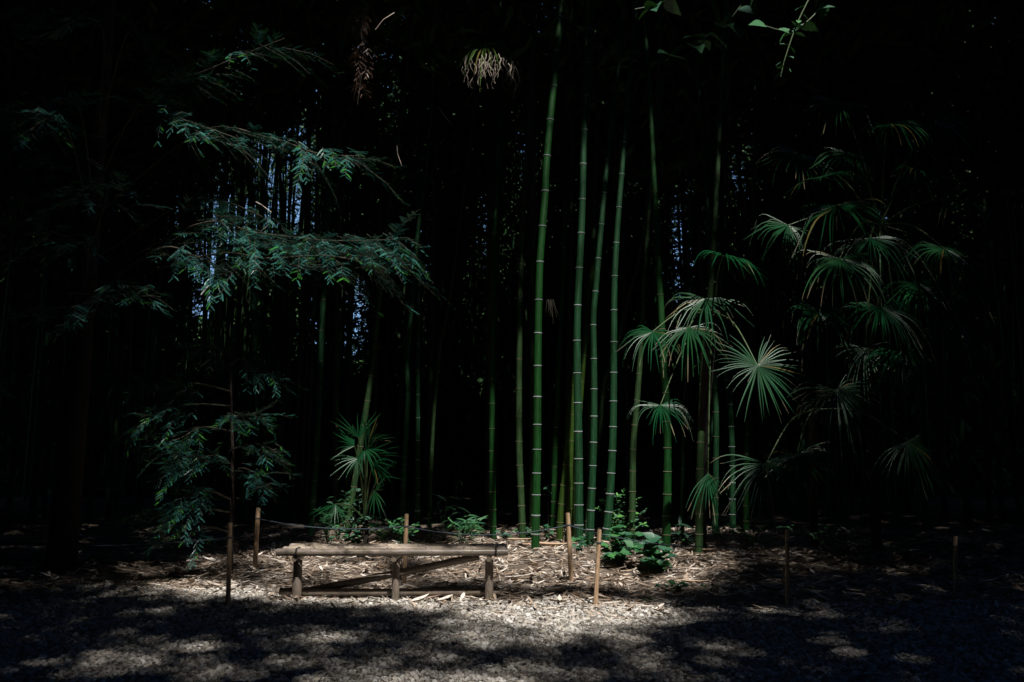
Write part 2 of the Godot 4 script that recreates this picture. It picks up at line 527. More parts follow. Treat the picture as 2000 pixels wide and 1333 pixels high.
func openness(p: Vector3) -> float:
	var v := (p - CAM).rotated(Vector3.RIGHT, -deg_to_rad(PITCH))
	var px := 1000.0 + v.x / -v.z * FPX
	var py := 666.5 - v.y / -v.z * FPX
	var best := 0.0
	for o in OPENINGS:
		var u: float = absf(px - o[0]) / o[1]
		var w: float = absf(py - o[2]) / o[3]
		if u < 1.0 and w < 1.0:
			best = maxf(best, o[4] * smoothstep(1.0, 0.5, sqrt(u * u * 0.6 + w * w * 0.6)) * clampf(0.80 + streak.get_noise_2d(px * 8.0, py * 0.8) * 1.9, 0.0, 1.0))
	return best

func thicket_foliage():
	streak.seed = 77; streak.frequency = 0.01
	var cl := clump_mesh(5, 9, 0.20, 0.022, 0.22, 0.9)
	# tops of the grove
	var xf := []
	var co := []
	for i in 52000:
		var z := rnd(-37, -12.5)
		var x := rnd(-1.05, 1.05) * -z
		var y := rnd(8.0, 15.0) + 1.5 * sin(x * 0.7) * sin(z * 0.5)
		if rng.randf() < openness(Vector3(x, y, z)): continue
		var near_gap := openness(Vector3(x, y, z)) > 0.02
		xf.append(Transform3D(turn().scaled(Vector3.ONE * (rnd(1.0, 1.7) if near_gap else rnd(1.7, 2.9))), Vector3(x, y, z)))
		var k := rnd(0.6, 1.3)
		co.append(Color(0.030 * k, 0.095 * k, 0.022 * k))
	tag(scatter("bamboo_foliage", cl, M.canopy, xf, co), "dark leafy tops of the bamboo grove", "foliage", "", "stuff")
	# the grove's far edge: thinner leaves down to the ground
	xf = []
	co = []
	var made := 0
	while made < 110000:
		var z := rnd(-37, -30.5)
		var x := rnd(-1.0, 1.0) * -z
		var y := pow(rng.randf(), 1.25) * 17.0
		if rng.randf() < openness(Vector3(x, y, z)):
			made += 1
			continue
		made += 1
		var fine := openness(Vector3(x, y, z)) > 0.02
		xf.append(Transform3D(turn().scaled(Vector3.ONE * (rnd(0.8, 1.5) if fine else rnd(1.9, 3.2))), Vector3(x, y, z)))
		var k := rnd(0.6, 1.4)
		co.append(Color(0.032 * k, 0.10 * k, 0.022 * k))
	for i in 30000:                      # low growth, and unseen flank leaves added to block side light
		var z := rnd(-37, -15)
		var x := rnd(-1.1, 1.1) * 34.0
		var y := rnd(0.0, 14.0)
		if absf(x) < 0.72 * -z:
			z = rnd(-30, -24)
			y = pow(rng.randf(), 1.3) * 3.4
			if rng.randf() < openness(Vector3(x, y, z)): continue
		xf.append(Transform3D(turn().scaled(Vector3.ONE * rnd(1.6, 3.0)), Vector3(x, y, z)))
		var k := rnd(0.6, 1.4)
		co.append(Color(0.032 * k, 0.10 * k, 0.022 * k))
	tag(scatter("thicket_undergrowth", cl, M.canopy, xf, co), "dark leafy screen at the far edge of the grove, with added unseen flanks", "foliage", "", "stuff")

func leafy_tree(where: Vector3, height: float, spread: float, leaves: Array, cols: Array, clump: Mesh, label: String, group: String, called := "unseen_broadleaf_tree"):
	var o := thing(called, where, label, "tree", group)
	var top := Vector3(rnd(-0.4, 0.4), height, rnd(-0.4, 0.4))
	put("trunk", simple_tube(smooth_path([Vector3(0, -0.2, 0), Vector3(rnd(-0.2, 0.2), height * 0.4, rnd(-0.2, 0.2)), top], 5), 0.24, 0.07, 10), M.bark, o)
	for i in 6:
		var w := TAU * i / 6.0 + rnd(-0.3, 0.3)
		var b := Vector3(cos(w), 0, sin(w)) * spread * 0.75
		put("limb", simple_tube(smooth_path([top * 0.62 + Vector3(0, i * 0.25, 0), top * 0.75 + b * 0.5 + Vector3(0, 0.6, 0), top * 0.9 + b], 4), 0.07, 0.015, 6), M.bark, o)
	var xf := []
	for t in leaves: xf.append(Transform3D(t.basis, t.origin - where))
	tag(scatter("crown", clump, M.canopy, xf, cols, o), "", "", "", "stuff")

func canopy_trees():  # unseen trees added, their crowns shaped to shade and dapple the scene
	var clump := clump_mesh(9, 20, 0.17, 0.050, 0.25, 0.6)
	var stems := []
	for p in [[-10.5, -11.0], [-8.6, -4.0], [-9.5, 3.5], [-5.2, 5.5], [-0.8, 7.6], [4.2, 5.8], [9.6, 4.0], [9.0, -3.6], [11.0, -10.5], [-4.0, 11.5], [4.5, 11.5], [-14.5, -6.0], [14.5, -5.0], [-13.0, 9.0], [13.0, 9.5]]:
		stems.append(Vector3(p[0], 0, p[1]))
	var own := []
	var owncol := []
	for s in stems:
		own.append([]); owncol.append([])
	# five leaf storeys over the path and round it, on a jittered grid
	for layer in 8:
		var y0 := 10.2 + layer * 0.5
		var x := -17.0
		while x < 17.0:
			var z := -15.0
			while z < 14.0:
				var p := Vector3(x + rnd(-0.25, 0.25), y0 + rnd(-0.3, 0.3), z + rnd(-0.25, 0.25))
				z += 0.42
				var q := sun_over(p)
				var share := leaves_left(q.x, q.y)
				if share < 0.03: continue
				var thin := sqrt(share)                # leaf clumps shrunk to let part of the sun through
				var best := 0
				var bd := 1e9
				for i in stems.size():
					var dd := Vector2(p.x - stems[i].x, p.z - stems[i].z).length_squared()
					if dd < bd: bd = dd; best = i
				own[best].append(Transform3D(turn().scaled(Vector3.ONE * rnd(0.8, 1.25) * thin), p))
				var k := rnd(0.7, 1.3)
				owncol[best].append(Color(0.035 * k, 0.085 * k, 0.022 * k))
			x += 0.42
	# unseen lower leaves added at the sides and behind the viewer, which shut the low sky out
	for i in 26000:
		var w := rng.randf()
		var p: Vector3
		if w < 0.36: p = Vector3(rnd(-17, -11.5), rnd(0.2, 11), rnd(-16, 14))
		elif w < 0.72: p = Vector3(rnd(11.5, 17), rnd(0.2, 11), rnd(-16, 14))
		else: p = Vector3(rnd(-16, 16), rnd(0.2, 11), rnd(9.0, 14))
		var best := 0
		var bd := 1e9
		for j in stems.size():
			var dd := Vector2(p.x - stems[j].x, p.z - stems[j].z).length_squared()
			if dd < bd: bd = dd; best = j
		own[best].append(Transform3D(turn().scaled(Vector3.ONE * rnd(1.4, 2.2)), p))
		var k := rnd(0.7, 1.3)
		owncol[best].append(Color(0.035 * k, 0.085 * k, 0.022 * k))
	for i in stems.size():
		leafy_tree(stems[i], 11.0, 3.4, own[i], owncol[i], clump, "unseen broad crowned tree with its crown shaped to shade the gravel path", "unseen trees added to shade the path")

func far_trees():
	var clump := clump_mesh(12, 7, 0.42, 0.16, 0.4, 0.8)
	for p in [[-27, -52, 9.0], [-20, -56, 11.0], [-13, -50, 7.5], [-8, -58, 10.0], [2, -54, 9.0], [10, -52, 8.0], [17, -56, 10.5], [26, -53, 9.5]]:
		var where := Vector3(p[0], 0, p[1])
		var lv := []
		var lc := []
		var h: float = p[2]
		for i in 1500:
			var u := Vector3(rng.randfn(), rng.randfn(), rng.randfn()).normalized() * pow(rng.randf(), 0.4)
			lv.append(Transform3D(turn().scaled(Vector3.ONE * rnd(1.0, 1.8)), where + Vector3(u.x * h * 0.36, h * 0.56 + u.y * h * 0.42, u.z * h * 0.36)))
			var k := rnd(0.7, 1.3)
			lc.append(Color(0.045 * k, 0.11 * k, 0.02 * k))
		leafy_tree(where, h * 0.8, h * 0.3, lv, lc, clump, "sunlit tree in the open beyond the bamboo grove", "trees beyond the grove", "sunlit_tree")

# ---------------------------------------------------------------- palms
func fan(parent: Node3D, origin: Vector3, crown: Vector3, hub: Vector3, axis: Vector3, side: Vector3, R: float, spread: float, droop: float, n: int, col: Color, dry := 0.25):
	# a fan leaf: pleated blades, joined near the hub and free beyond, tips drooping
	axis = axis.normalized()
	side = (side - axis * side.dot(axis)).normalized()
	var nrm := axis.cross(side).normalized()
	if nrm.z < 0.0: nrm = -nrm
	var g := Geo.new()
	var half := deg_to_rad(spread) / n * 0.5
	var torn := rnd(-1.0, 1.0) * deg_to_rad(spread) * 0.5
	var aged := rnd(0.75, 1.3)
	for i in n:
		if rng.randf() < 0.08: continue
		var a := deg_to_rad(spread) * ((i + 0.5) / n - 0.5) + rnd(-0.45, 0.45) * half
		var dir := axis * cos(a) + side * sin(a)
		var across := axis * -sin(a) + side * cos(a)
		var L := R * (0.84 + 0.16 * cos(a * 0.55)) * rnd(0.74, 1.08)
		if absf(a - torn) < 0.35: L *= rnd(0.35, 0.8)        # a torn stretch of the leaf
		var snap := rng.randf() < 0.4
		var dr := droop * rnd(0.6, 1.4)
		var bend := rnd(0.45, 0.75)
		var k := rnd(0.7, 1.25)
		var c := Color(col.r * k * aged, col.g * k, col.b * k)
		if rng.randf() < 0.05: c = Color(0.10, 0.085, 0.025)
		var brown := rng.randf() < dry
		var tipc := Color(0.20, 0.165, 0.105) * rnd(0.5, 1.3)
		var steps := 9
		var rows := []
		var twist := rnd(-0.6, 0.6)
		var kink := rnd(-0.06, 0.06)
		var dry_from := rnd(0.68, 0.95)
		for j in steps + 1:
			var t := float(j) / steps
			var w: float
			if t < 0.28: w = t * L * tan(half) * 1.02
			else: w = 0.28 * L * tan(half) * 1.02 * maxf(1.0 - pow((t - 0.28) / 0.72, 1.9), 0.04)
			w = maxf(w, 0.0012)
			var p := hub + dir * (L * t)
			var over := maxf(t - bend * 0.7, 0.0)
			var fall := over * 0.95 if snap else over * over * 2.2
			p += Vector3.DOWN * (dr * L * fall)
			p -= dir * (dr * L * fall * 0.3)
			p += across * (kink * L * t * t)
			p += nrm * (sin(t * 9.0 + i * 2.0) * 0.004 * t)
			var up := (nrm + across * twist * t).normalized()
			var fold := w * 0.85
			var cc := c
			if brown and t > dry_from: cc = c.lerp(tipc, clampf((t - dry_from + 0.04) * 6.0, 0.0, 1.0))
			rows.append([g.add(p - across * w, (up - across * 0.75).normalized(), cc), g.add(p + up * fold, up, cc), g.add(p + across * w, (up + across * 0.75).normalized(), cc)])
		for j in steps:
			g.quad(rows[j][0], rows[j + 1][0], rows[j + 1][1], rows[j][1])
			g.quad(rows[j][1], rows[j + 1][1], rows[j + 1][2], rows[j][2])
	for i in g.v.size(): g.v[i] -= origin
	var f := put("fan_leaf", g.mesh(), M.fan, parent)
	var mid := crown.lerp(hub, 0.5) + Vector3(0, (hub - crown).length() * 0.14, 0)
	var pts := smooth_path([crown - origin, mid - origin, hub - origin], 6)
	put("petiole", simple_tube(pts, 0.011, 0.006, 6), M.petiole, f)

func palm(called, base: Vector3, crown: Vector3, label, thick := 0.06) -> Node3D:
	var o := thing(called, base, label, "palm")
	var g := Geo.new()
	var pts := []
	var rad := []
	var c := crown - base
	for i in 26:
		var t := i / 25.0
		pts.append(Vector3(c.x * t * t, lerpf(-0.1, c.y, t), c.z * t * t))
		rad.append(thick + 0.012 * (i % 2) + rnd(-0.006, 0.006))
	tube(g, pts, rad, 12)
	put("trunk", g.mesh(), M.fibre, o)
	return o

func palms():
	var green := Color(0.008, 0.046, 0.017)
	var fresh := green
	var deep := green
	# palm beside the green culms
	var d := 8.9
	var base := at(1370, 1060, 10.2); base.y = floor_y(base.x, base.z)
	var crown := at(1394, 610, d)
	var p := palm("fan_palm", base, crown, "fan palm with one big round leaf facing out, beside the green bamboo culms")
	fan(p, base, crown, at(1480, 715, 8.1), Vector3(0.05, -0.92, 0.35), Vector3(1, 0.05, 0.0), 0.57, 330, 0.22, 48, green, 0.4)
	fan(p, base, crown, at(1378, 584, 8.5), Vector3(-0.35, -0.75, 0.5), Vector3(1, -0.3, 0.35), 0.56, 230, 0.55, 30, fresh, 0.4)
	fan(p, base, crown, at(1275, 648, 8.5), Vector3(-0.4, -0.7, 0.6), Vector3(1, -0.1, 0.4), 0.44, 250, 0.6, 28, green, 0.35)
	fan(p, base, crown, at(1345, 640, 8.4), Vector3(0.0, -0.75, 0.65), Vector3(1, 0.0, 0.1), 0.50, 220, 0.6, 30, green, 0.3)
	fan(p, base, crown, at(1290, 792, 8.5), Vector3(0.05, -0.7, 0.7), Vector3(1, 0.0, 0.0), 0.42, 250, 0.6, 32, fresh, 0.4)
	fan(p, base, crown, at(1412, 500, 8.4), Vector3(0.55, -0.30, 0.75), Vector3(0.8, -0.1, -0.6), 0.52, 260, 0.5, 34, green, 0.1)
	fan(p, base, crown, at(1383, 925, 8.7), Vector3(0.1, -0.9, 0.35), Vector3(1, 0.0, 0.0), 0.46, 110, 0.35, 16, green, 0.4)
	# tall palm farther along
	d = 8.6
	base = at(1712, 1060, 10.4); base.y = floor_y(base.x, base.z)
	crown = at(1720, 440, d)
	p = palm("fan_palm", base, crown, "tall fan palm with tiers of drooping leaves over the dark stake", 0.05)
	fan(p, base, crown, at(1640, 505, 7.8), Vector3(-0.05, -0.72, 0.7), Vector3(1, -0.05, 0.0), 0.62, 250, 0.7, 38, fresh, 0.3)
	fan(p, base, crown, at(1722, 600, 7.8), Vector3(0.1, -0.75, 0.65), Vector3(1, -0.12, 0.0), 0.62, 240, 0.65, 36, green, 0.25)
	fan(p, base, crown, at(1845, 485, 7.9), Vector3(0.15, -0.70, 0.6), Vector3(1, -0.2, 0.0), 0.58, 250, 0.6, 34, deep, 0.35)
	fan(p, base, crown, at(1872, 628, 8.0), Vector3(0.1, -0.80, 0.5), Vector3(1, -0.15, 0.0), 0.46, 220, 0.6, 30, deep, 0.2)
	fan(p, base, crown, at(1635, 402, 7.9), Vector3(-0.4, -0.6, 0.7), Vector3(1, 0.15, 0.2), 0.62, 230, 0.75, 30, green, 0.1)
	fan(p, base, crown, at(1605, 345, 8.1), Vector3(-0.4, -0.35, 0.7), Vector3(1, 0.2, 0.3), 0.46, 220, 0.6, 24, green, 0.1)
	fan(p, base, crown, at(1738, 240, 8.0), Vector3(-0.1, -0.55, 0.8), Vector3(1, 0.1, 0.0), 0.50, 220, 0.6, 26, green, 0.1)
	fan(p, base, crown, at(1885, 392, 8.2), Vector3(0.3, -0.5, 0.6), Vector3(1, -0.1, 0.0), 0.42, 230, 0.6, 26, deep, 0.2)
	for f in [[1560, 300, -0.5, -0.4, 0.46], [1665, 300, -0.1, -0.5, 0.5], [1795, 330, 0.3, -0.5, 0.5], [1700, 465, 0.0, -0.7, 0.56], [1795, 555, 0.3, -0.7, 0.58], [1600, 610, -0.2, -0.8, 0.46], [1900, 560, 0.3, -0.7, 0.5], [1760, 690, 0.1, -0.9, 0.5], [1690, 680, -0.1, -0.9, 0.46], [1540, 440, -0.4, -0.6, 0.5], [1830, 240, 0.3, -0.4, 0.5], [1640, 200, -0.3, -0.4, 0.46]]:
		fan(p, base, crown, at(f[0], f[1], rnd(8.2, 8.7)), Vector3(f[2], f[3], rnd(0.3, 0.7)), Vector3(1, rnd(-0.3, 0.3), rnd(-0.2, 0.2)), f[4] * 1.1, rnd(190, 260), rnd(0.5, 0.9), 28, green, 0.2)
	# low palm between them
	d = 8.5
	base = at(1592, 1068, 10.4); base.y = floor_y(base.x, base.z)
	crown = at(1590, 800, d)
	p = palm("fan_palm", base, crown, "low fan palm with limp leaves behind the dark stake", 0.04)
	fan(p, base, crown, at(1635, 762, 7.9), Vector3(0.3, -0.85, 0.45), Vector3(1, 0.1, 0.0), 0.56, 260, 0.5, 40, green, 0.45)
	fan(p, base, crown, at(1497, 905, 8.0), Vector3(0.0, -0.9, 0.4), Vector3(1, 0.0, 0.0), 0.62, 230, 0.45, 36, deep, 0.5)
	fan(p, base, crown, at(1556, 890, 8.3), Vector3(0.1, -0.6, 0.7), Vector3(1, 0.3, 0.0), 0.5, 300, 0.4, 40, fresh, 0.3)
	fan(p, base, crown, at(1775, 862, 8.3), Vector3(0.5, -0.8, 0.4), Vector3(1, 0.2, 0.0), 0.6, 200, 0.5, 30, deep, 0.2)
	# palm high behind, its leaf withered
	p = palm("tall_palm", on_ground(957, 1043), at(957, 30, 11.9), "tall thin palm behind the bench with a leaf withered white at its tips")
	var b2: Vector3 = p.position
	fan(p, b2, at(957, 30, 11.9), at(948, 86, 10.6), Vector3(0.25, -0.75, 0.6), Vector3(1, -0.1, 0.0), 0.62, 240, 0.9, 30, Color(0.07, 0.11, 0.03), 0.0)
	withered(p, b2)
	# small palm behind the bench
	base = at(716, 1052, 9.9); base.y = floor_y(base.x, base.z)
	crown = at(712, 1015, 9.9)
	p = palm("small_palm", base, crown, "small young palm with spiky leaves behind the bench", 0.03)
	for f in [[714, 888, 0.8, 0.55, 0.25, 0.42, 120, 0.06, 1], [692, 872, -0.75, 0.5, 0.3, 0.38, 140, 0.12, 0], [700, 856, -0.1, 1.0, 0.2, 0.40, 120, 0.04, 0], [720, 862, 0.7, 0.75, 0.3, 0.36, 120, 0.1, 0], [698, 896, -0.6, -0.55, 0.5, 0.36, 150, 0.2, 0], [728, 905, 0.75, -0.35, 0.5, 0.36, 150, 0.2, 0], [731, 960, 0.55, -0.5, 0.5, 0.34, 200, 0.12, 0], [742, 930, 0.8, 0.5, 0.2, 0.30, 100, 0.05, 0], [655, 985, -0.3, -0.8, 0.4, 0.32, 140, 0.2, 0], [712, 878, 0.2, -0.8, 0.5, 0.36, 150, 0.2, 0]]:
		fan(p, base, crown, at(f[0], f[1], 9.6), Vector3(f[2], f[3], f[4]), Vector3(-f[3], f[2], 0.35), f[5], f[6] * 0.9, f[7], 11, green, 0.1)

func withered(p: Node3D, origin: Vector3):
	# dry white strips hanging from the leaf's rim
	for i in 40:
		var a := Vector2(rnd(900, 1010), 0)
		a.y = 108.0 + absf(a.x - 950.0) * 0.15 + rnd(-8, 18)
		var L := rnd(0.12, 0.5)
		var s := at(a.x, a.y, 10.2 + rnd(-0.15, 0.25)) - origin
		var pts := [s]
		var dx := (a.x - 948.0) / 60.0
		for k in 5:
			s += Vector3(dx * 0.12 * (1.0 - k / 5.0) + rnd(-0.7, 0.7), -1.0, rnd(-0.3, 0.3)).normalized() * L / 5.0
			pts.append(s)
		put("dry_strip", simple_tube(smooth_path(pts, 3), 0.006, 0.002, 4), M.dry, p)

# ---------------------------------------------------------------- conifer
var feather := []
func make_feathers():
	for v in 3:
		var g := Geo.new()
		var r := RandomNumberGenerator.new()
		r.seed = 100 + v
		var n := 17
		for i in n:
			var t := (i + 0.7) / n
			var l := 0.115 * (1.0 - 0.55 * t * t) * (0.5 + 0.5 * minf(t * 5.0, 1.0))
			for s in [-1.0, 1.0]:
				var p := Vector3(t * 0.93, -0.06 * t * t, 0)
				var dir := Vector3(0.62 + r.randf_range(-0.1, 0.1), r.randf_range(0.0, 0.3), s).normalized()
				var q := p + dir * l * r.randf_range(0.85, 1.15)
				var w := Vector3(0.026, 0, 0)
				var nn := Vector3(0, 1, -s * 0.15).normalized()
				var a := g.add(p, nn)
				var b := g.add(p.lerp(q, 0.45) + w, nn)
				var c := g.add(q, nn)
				var e := g.add(p.lerp(q, 0.45) - w, nn)
				g.quad(a, b, c, e)
		var a0 := g.add(Vector3(0, 0, -0.006), Vector3.UP)
		var a1 := g.add(Vector3(1, -0.06, -0.003), Vector3.UP)
		var a2 := g.add(Vector3(1, -0.06, 0.003), Vector3.UP)
		var a3 := g.add(Vector3(0, 0, 0.006), Vector3.UP)
		g.quad(a0, a1, a2, a3)
		g.face_out()
		feather.append(g)

func needle_color(young: float) -> Color:
	var k := rnd(0.35, 1.45)
	if rng.randf() < young: return Color(0.038, 0.20, 0.028) * k
	return Color(0.036, 0.150, 0.125) * k

func spray(g: Geo, start: Vector3, dir: Vector3, length: float, young: float, dense := 1.0, brown := false):
	# a flat spray: an axis with feathered twigs to both sides
	var n := int(length / 0.019 * dense)
	var sag := rnd(0.1, 0.35)
	var b := frame_of(dir, Vector3(rnd(-0.25, 0.25), 1, rnd(-0.25, 0.25)))
	for i in n:
		var t := (i + rng.randf()) / n
		var p := start + b.x * (length * t) + Vector3.DOWN * (sag * length * t * t)
		if rng.randf() < 0.12: continue
		var s := -1.0 if i % 2 == 0 else 1.0
		var out := (b.x * rnd(0.6, 1.1) + b.z * s * rnd(0.5, 1.0) * (1.0 - 0.5 * t) + b.y * rnd(-0.25, 0.2)).normalized()
		var l := rnd(0.06, 0.14) * (1.15 - 0.5 * t)
		var fb := frame_of(out, b.y + Vector3(rnd(-0.4, 0.4), 0, rnd(-0.4, 0.4)))
		var c := needle_color(young * (0.2 + t * 1.6))
		if brown:
			c = Color(0.17, 0.10, 0.075) * rnd(0.4, 1.4)
			l *= 0.7
		g.join(feather[rng.randi() % 3], Transform3D(fb.scaled(Vector3.ONE * l), p), c)

func bough(tree: Node3D, root: Vector3, px_pts: Array, d: float, spreadm: float, count: int, young := 0.15, dense := 1.0):
	# from the trunk to the pixels given, at distance d; sprays spread round the visible stretch
	var org := tree.position
	var pts := [root]
	for p in px_pts: pts.append(at(p[0], p[1], d + p[2]))
	for i in pts.size(): pts[i] = pts[i] - org
	var path := smooth_path(pts, 6)
	var br := put("branch", simple_tube(path, 0.012, 0.003, 6), M.twig, tree)
	var g := Geo.new()
	var twigs := Geo.new()
	var from := 6
	for i in count:
		var k := from + (path.size() - 1 - from) * (i + rng.randf()) / count
		var k0 := int(k)
		var p: Vector3 = (path[k0] as Vector3).lerp(path[min(k0 + 1, path.size() - 1)], k - k0)
		var t := (path[min(k0 + 1, path.size() - 1)] - path[max(k0 - 1, 0)] as Vector3).normalized()
		var s := -1.0 if i % 2 == 0 else 1.0
		var lat := t.cross(Vector3.UP).normalized()
		var dir := (t * rnd(0.5, 1.0) + lat * s * rnd(0.4, 1.1) + Vector3.UP * rnd(-0.75, 0.4)).normalized()
		var L := spreadm * rnd(0.4, 1.35)
		p += Vector3(0, rnd(-0.09, 0.06), 0)
		spray(g, p, dir, L, young, dense)
		tube(twigs, [p, p + dir * L * 0.5 + Vector3.DOWN * L * 0.03, p + dir * L * 0.9 + Vector3.DOWN * L * 0.18], [0.003, 0.002, 0.001], 4, false)
	var f := put("foliage", g.mesh(), M.needles, br)
	tag(f, "", "", "", "stuff")
	put("twig", twigs.mesh(), M.twig, br)

func conifers():
	make_feathers()
	# large redwood whose trunk stands in the dark
	var d := 7.6
	var base := at(120, 1085, 8.6); base.y = floor_y(base.x, base.z)
	var t := thing("redwood_tree", base, "large dark conifer with long feathery boughs reaching over the bench", "tree")
	var line := [Vector3(0, -0.2, 0), Vector3(0.02, 2.0, 0), Vector3(0.06, 4.5, 0.05), Vector3(0.1, 9.0, 0.1), Vector3(0.1, 13.0, 0.1)]
	put("trunk", simple_tube(smooth_path(line, 5), 0.15, 0.05, 14), M.bark, t)
	var on := func(h): return base + Vector3(0.05 * h / 4.0, h, 0.04)
	bough(t, on.call(4.4), [[300, 190, -0.5], [420, 130, -0.9], [555, 75, -1.2]], d, 0.37, 29, 0.3)
	bough(t, on.call(3.9), [[270, 205, -0.6], [360, 235, -1.0], [468, 272, -1.4]], d, 0.40, 34, 0.15)
	bough(t, on.call(3.7), [[380, 262, -0.4], [520, 268, -0.9], [620, 300, -1.2], [712, 305, -1.4]], d, 0.37, 37, 0.18)
	bough(t, on.call(3.0), [[380, 440, -0.5], [500, 455, -0.9], [640, 470, -1.3], [770, 468, -1.5]], d, 0.53, 72, 0.12, 1.1)
	bough(t, on.call(2.9), [[400, 500, -0.7], [520, 505, -1.2], [640, 500, -1.5], [735, 520, -1.6]], d, 0.37, 37, 0.08)
	bough(t, on.call(2.8), [[300, 490, -0.5], [380, 500, -0.8], [455, 535, -1.1]], d, 0.33, 26, 0.08)
	bough(t, on.call(3.2), [[350, 400, 0.1], [440, 395, -0.1], [525, 430, -0.3]], d, 0.31, 23, 0.05)
	bough(t, on.call(4.0), [[150, 205, -1.0], [60, 220, -1.8], [-30, 215, -2.2]], d, 0.42, 29, 0.2)
	bough(t, on.call(3.7), [[130, 250, -1.2], [60, 255, -1.9], [110, 310, -2.3]], d, 0.37, 20, 0.2)
	bough(t, on.call(3.3), [[210, 370, -0.8], [160, 375, -1.3], [270, 385, -1.6]], d, 0.33, 20, 0.1)
	bough(t, on.call(2.5), [[210, 560, -0.8], [240, 565, -1.2], [300, 565, -1.5]], d, 0.33, 20, 0.2)
	bough(t, on.call(2.4), [[190, 590, -0.8], [140, 600, -1.2], [40, 600, -1.6]], d, 0.35, 20, 0.08)
	bough(t, on.call(2.9), [[170, 470, -0.8], [120, 460, -1.2], [50, 430, -1.6]], d, 0.35, 20, 0.05)
	bough(t, on.call(4.7), [[200, 60, -0.8], [120, 40, -1.3], [60, 30, -1.6]], d, 0.35, 20, 0.1)
	bough(t, on.call(4.6), [[250, 60, -0.2], [300, 110, -0.5], [360, 150, -0.8]], d, 0.33, 20, 0.1)
	# young redwood behind the stakes
	d = 7.4
	base = on_ground(450, 1128); base.y = floor_y(base.x, base.z)
	d = -base.z
	t = thing("young_redwood", base, "young conifer with layered feathery sprays behind the two dim stakes", "tree")
	var topp := at(446, 640, d) - base
	put("trunk", simple_tube(smooth_path([Vector3(0, -0.1, 0), topp * 0.5 + Vector3(0.03, 0, 0), topp], 6), 0.028, 0.006, 8), M.bark, t)
	var bp := base
	var up := func(py): return bp + topp * ((1128.0 - py) / 488.0)
	bough(t, up.call(770), [[390, 750, -0.2], [330, 750, -0.35], [262, 748, -0.5]], d, 0.30, 28, 0.4)
	bough(t, up.call(800), [[385, 790, -0.3], [330, 800, -0.5], [275, 825, -0.6]], d, 0.32, 28, 0.2)
	bough(t, up.call(850), [[395, 835, -0.3], [355, 855, -0.5], [335, 862, -0.6]], d, 0.32, 28, 0.2)
	bough(t, up.call(830), [[440, 815, -0.4], [470, 812, -0.5], [510, 805, -0.5]], d, 0.30, 28, 0.25)
	bough(t, up.call(890), [[480, 870, -0.3], [510, 880, -0.4], [540, 878, -0.4]], d, 0.26, 19, 0.2)
	bough(t, up.call(915), [[420, 890, -0.5], [380, 900, -0.7], [345, 905, -0.8]], d, 0.32, 32, 0.15)
	bough(t, up.call(940), [[470, 915, -0.5], [500, 925, -0.6], [520, 935, -0.7]], d, 0.26, 22, 0.1)
	bough(t, up.call(985), [[410, 960, -0.4], [370, 970, -0.6], [335, 985, -0.7]], d, 0.32, 28, 0.2)
	bough(t, up.call(1010), [[400, 995, -0.4], [350, 1000, -0.6], [280, 1005, -0.7]], d, 0.30, 25, 0.25)
	bough(t, up.call(1050), [[410, 1030, -0.4], [360, 1035, -0.6], [300, 1050, -0.7]], d, 0.26, 22, 0.15)
	bough(t, up.call(720), [[470, 700, 0.1], [500, 720, 0.1], [550, 735, 0.1]], d, 0.28, 19, 0.1, 0.7)
	bough(t, up.call(690), [[420, 670, 0.1], [410, 690, 0.1], [380, 680, 0.1]], d, 0.26, 16, 0.1, 0.7)
	# withered brown branch caught high between the culms
	var hang := at(706, 8, 8.2)
	var o := thing("withered_branch", hang, "withered rust brown conifer branch hanging among the dark culms", "branch")
	var g := Geo.new()
	var stem := []
	for p in [[706, 8], [704, 50], [710, 110], [704, 160], [698, 205]]: stem.append(at(p[0], p[1], 8.2) - hang)
	put("stem", simple_tube(smooth_path(stem, 4), 0.008, 0.003, 6), M.twig, o)
	for i in 95:
		var k := pow(rng.randf(), 1.2)
		var p: Vector3 = at(708 + rnd(-20, 20) * (1.0 - 0.5 * k), 10 + 165 * k, 8.2 + rnd(-0.1, 0.1)) - hang
		spray(g, p, Vector3(rnd(-0.55, 0.55), rnd(-1.1, -0.3), rnd(-0.4, 0.4)), rnd(0.10, 0.2), 0.0, 0.9, true)
	tag(put("foliage", g.mesh(), M.needles, o), "withered rust brown needles", "", "", "stuff")

# ---------------------------------------------------------------- bench, stakes, rope
func pole(a: Vector3, b: Vector3, r: float, nodes: Array, sides := 16) -> ArrayMesh:
	var g := Geo.new()
	var pts := []
	var rad := []
	var st := [0.0]
	for n in nodes: st.append_array([n - 0.012, n, n + 0.012])
	st.append(1.0)
	var wob := Vector3(0, rnd(-0.006, 0.006), rnd(-0.004, 0.004))
	for s in st:
		pts.append(a.lerp(b, s) + wob * sin(s * PI))
		var bump := 1.0
		for n in nodes:
			if is_equal_approx(s, n): bump = 1.09
		rad.append(r * bump * (1.0 - 0.06 * s))
	tube(g, pts, rad, sides, true, Color.WHITE, 1.0)
	return g.mesh()

func node_list(step_: float, from: float) -> Array:
	var out := []
	var s := from
	while s < 0.97:
		out.append(s)
		s += step_ * rnd(0.85, 1.15)
	return out

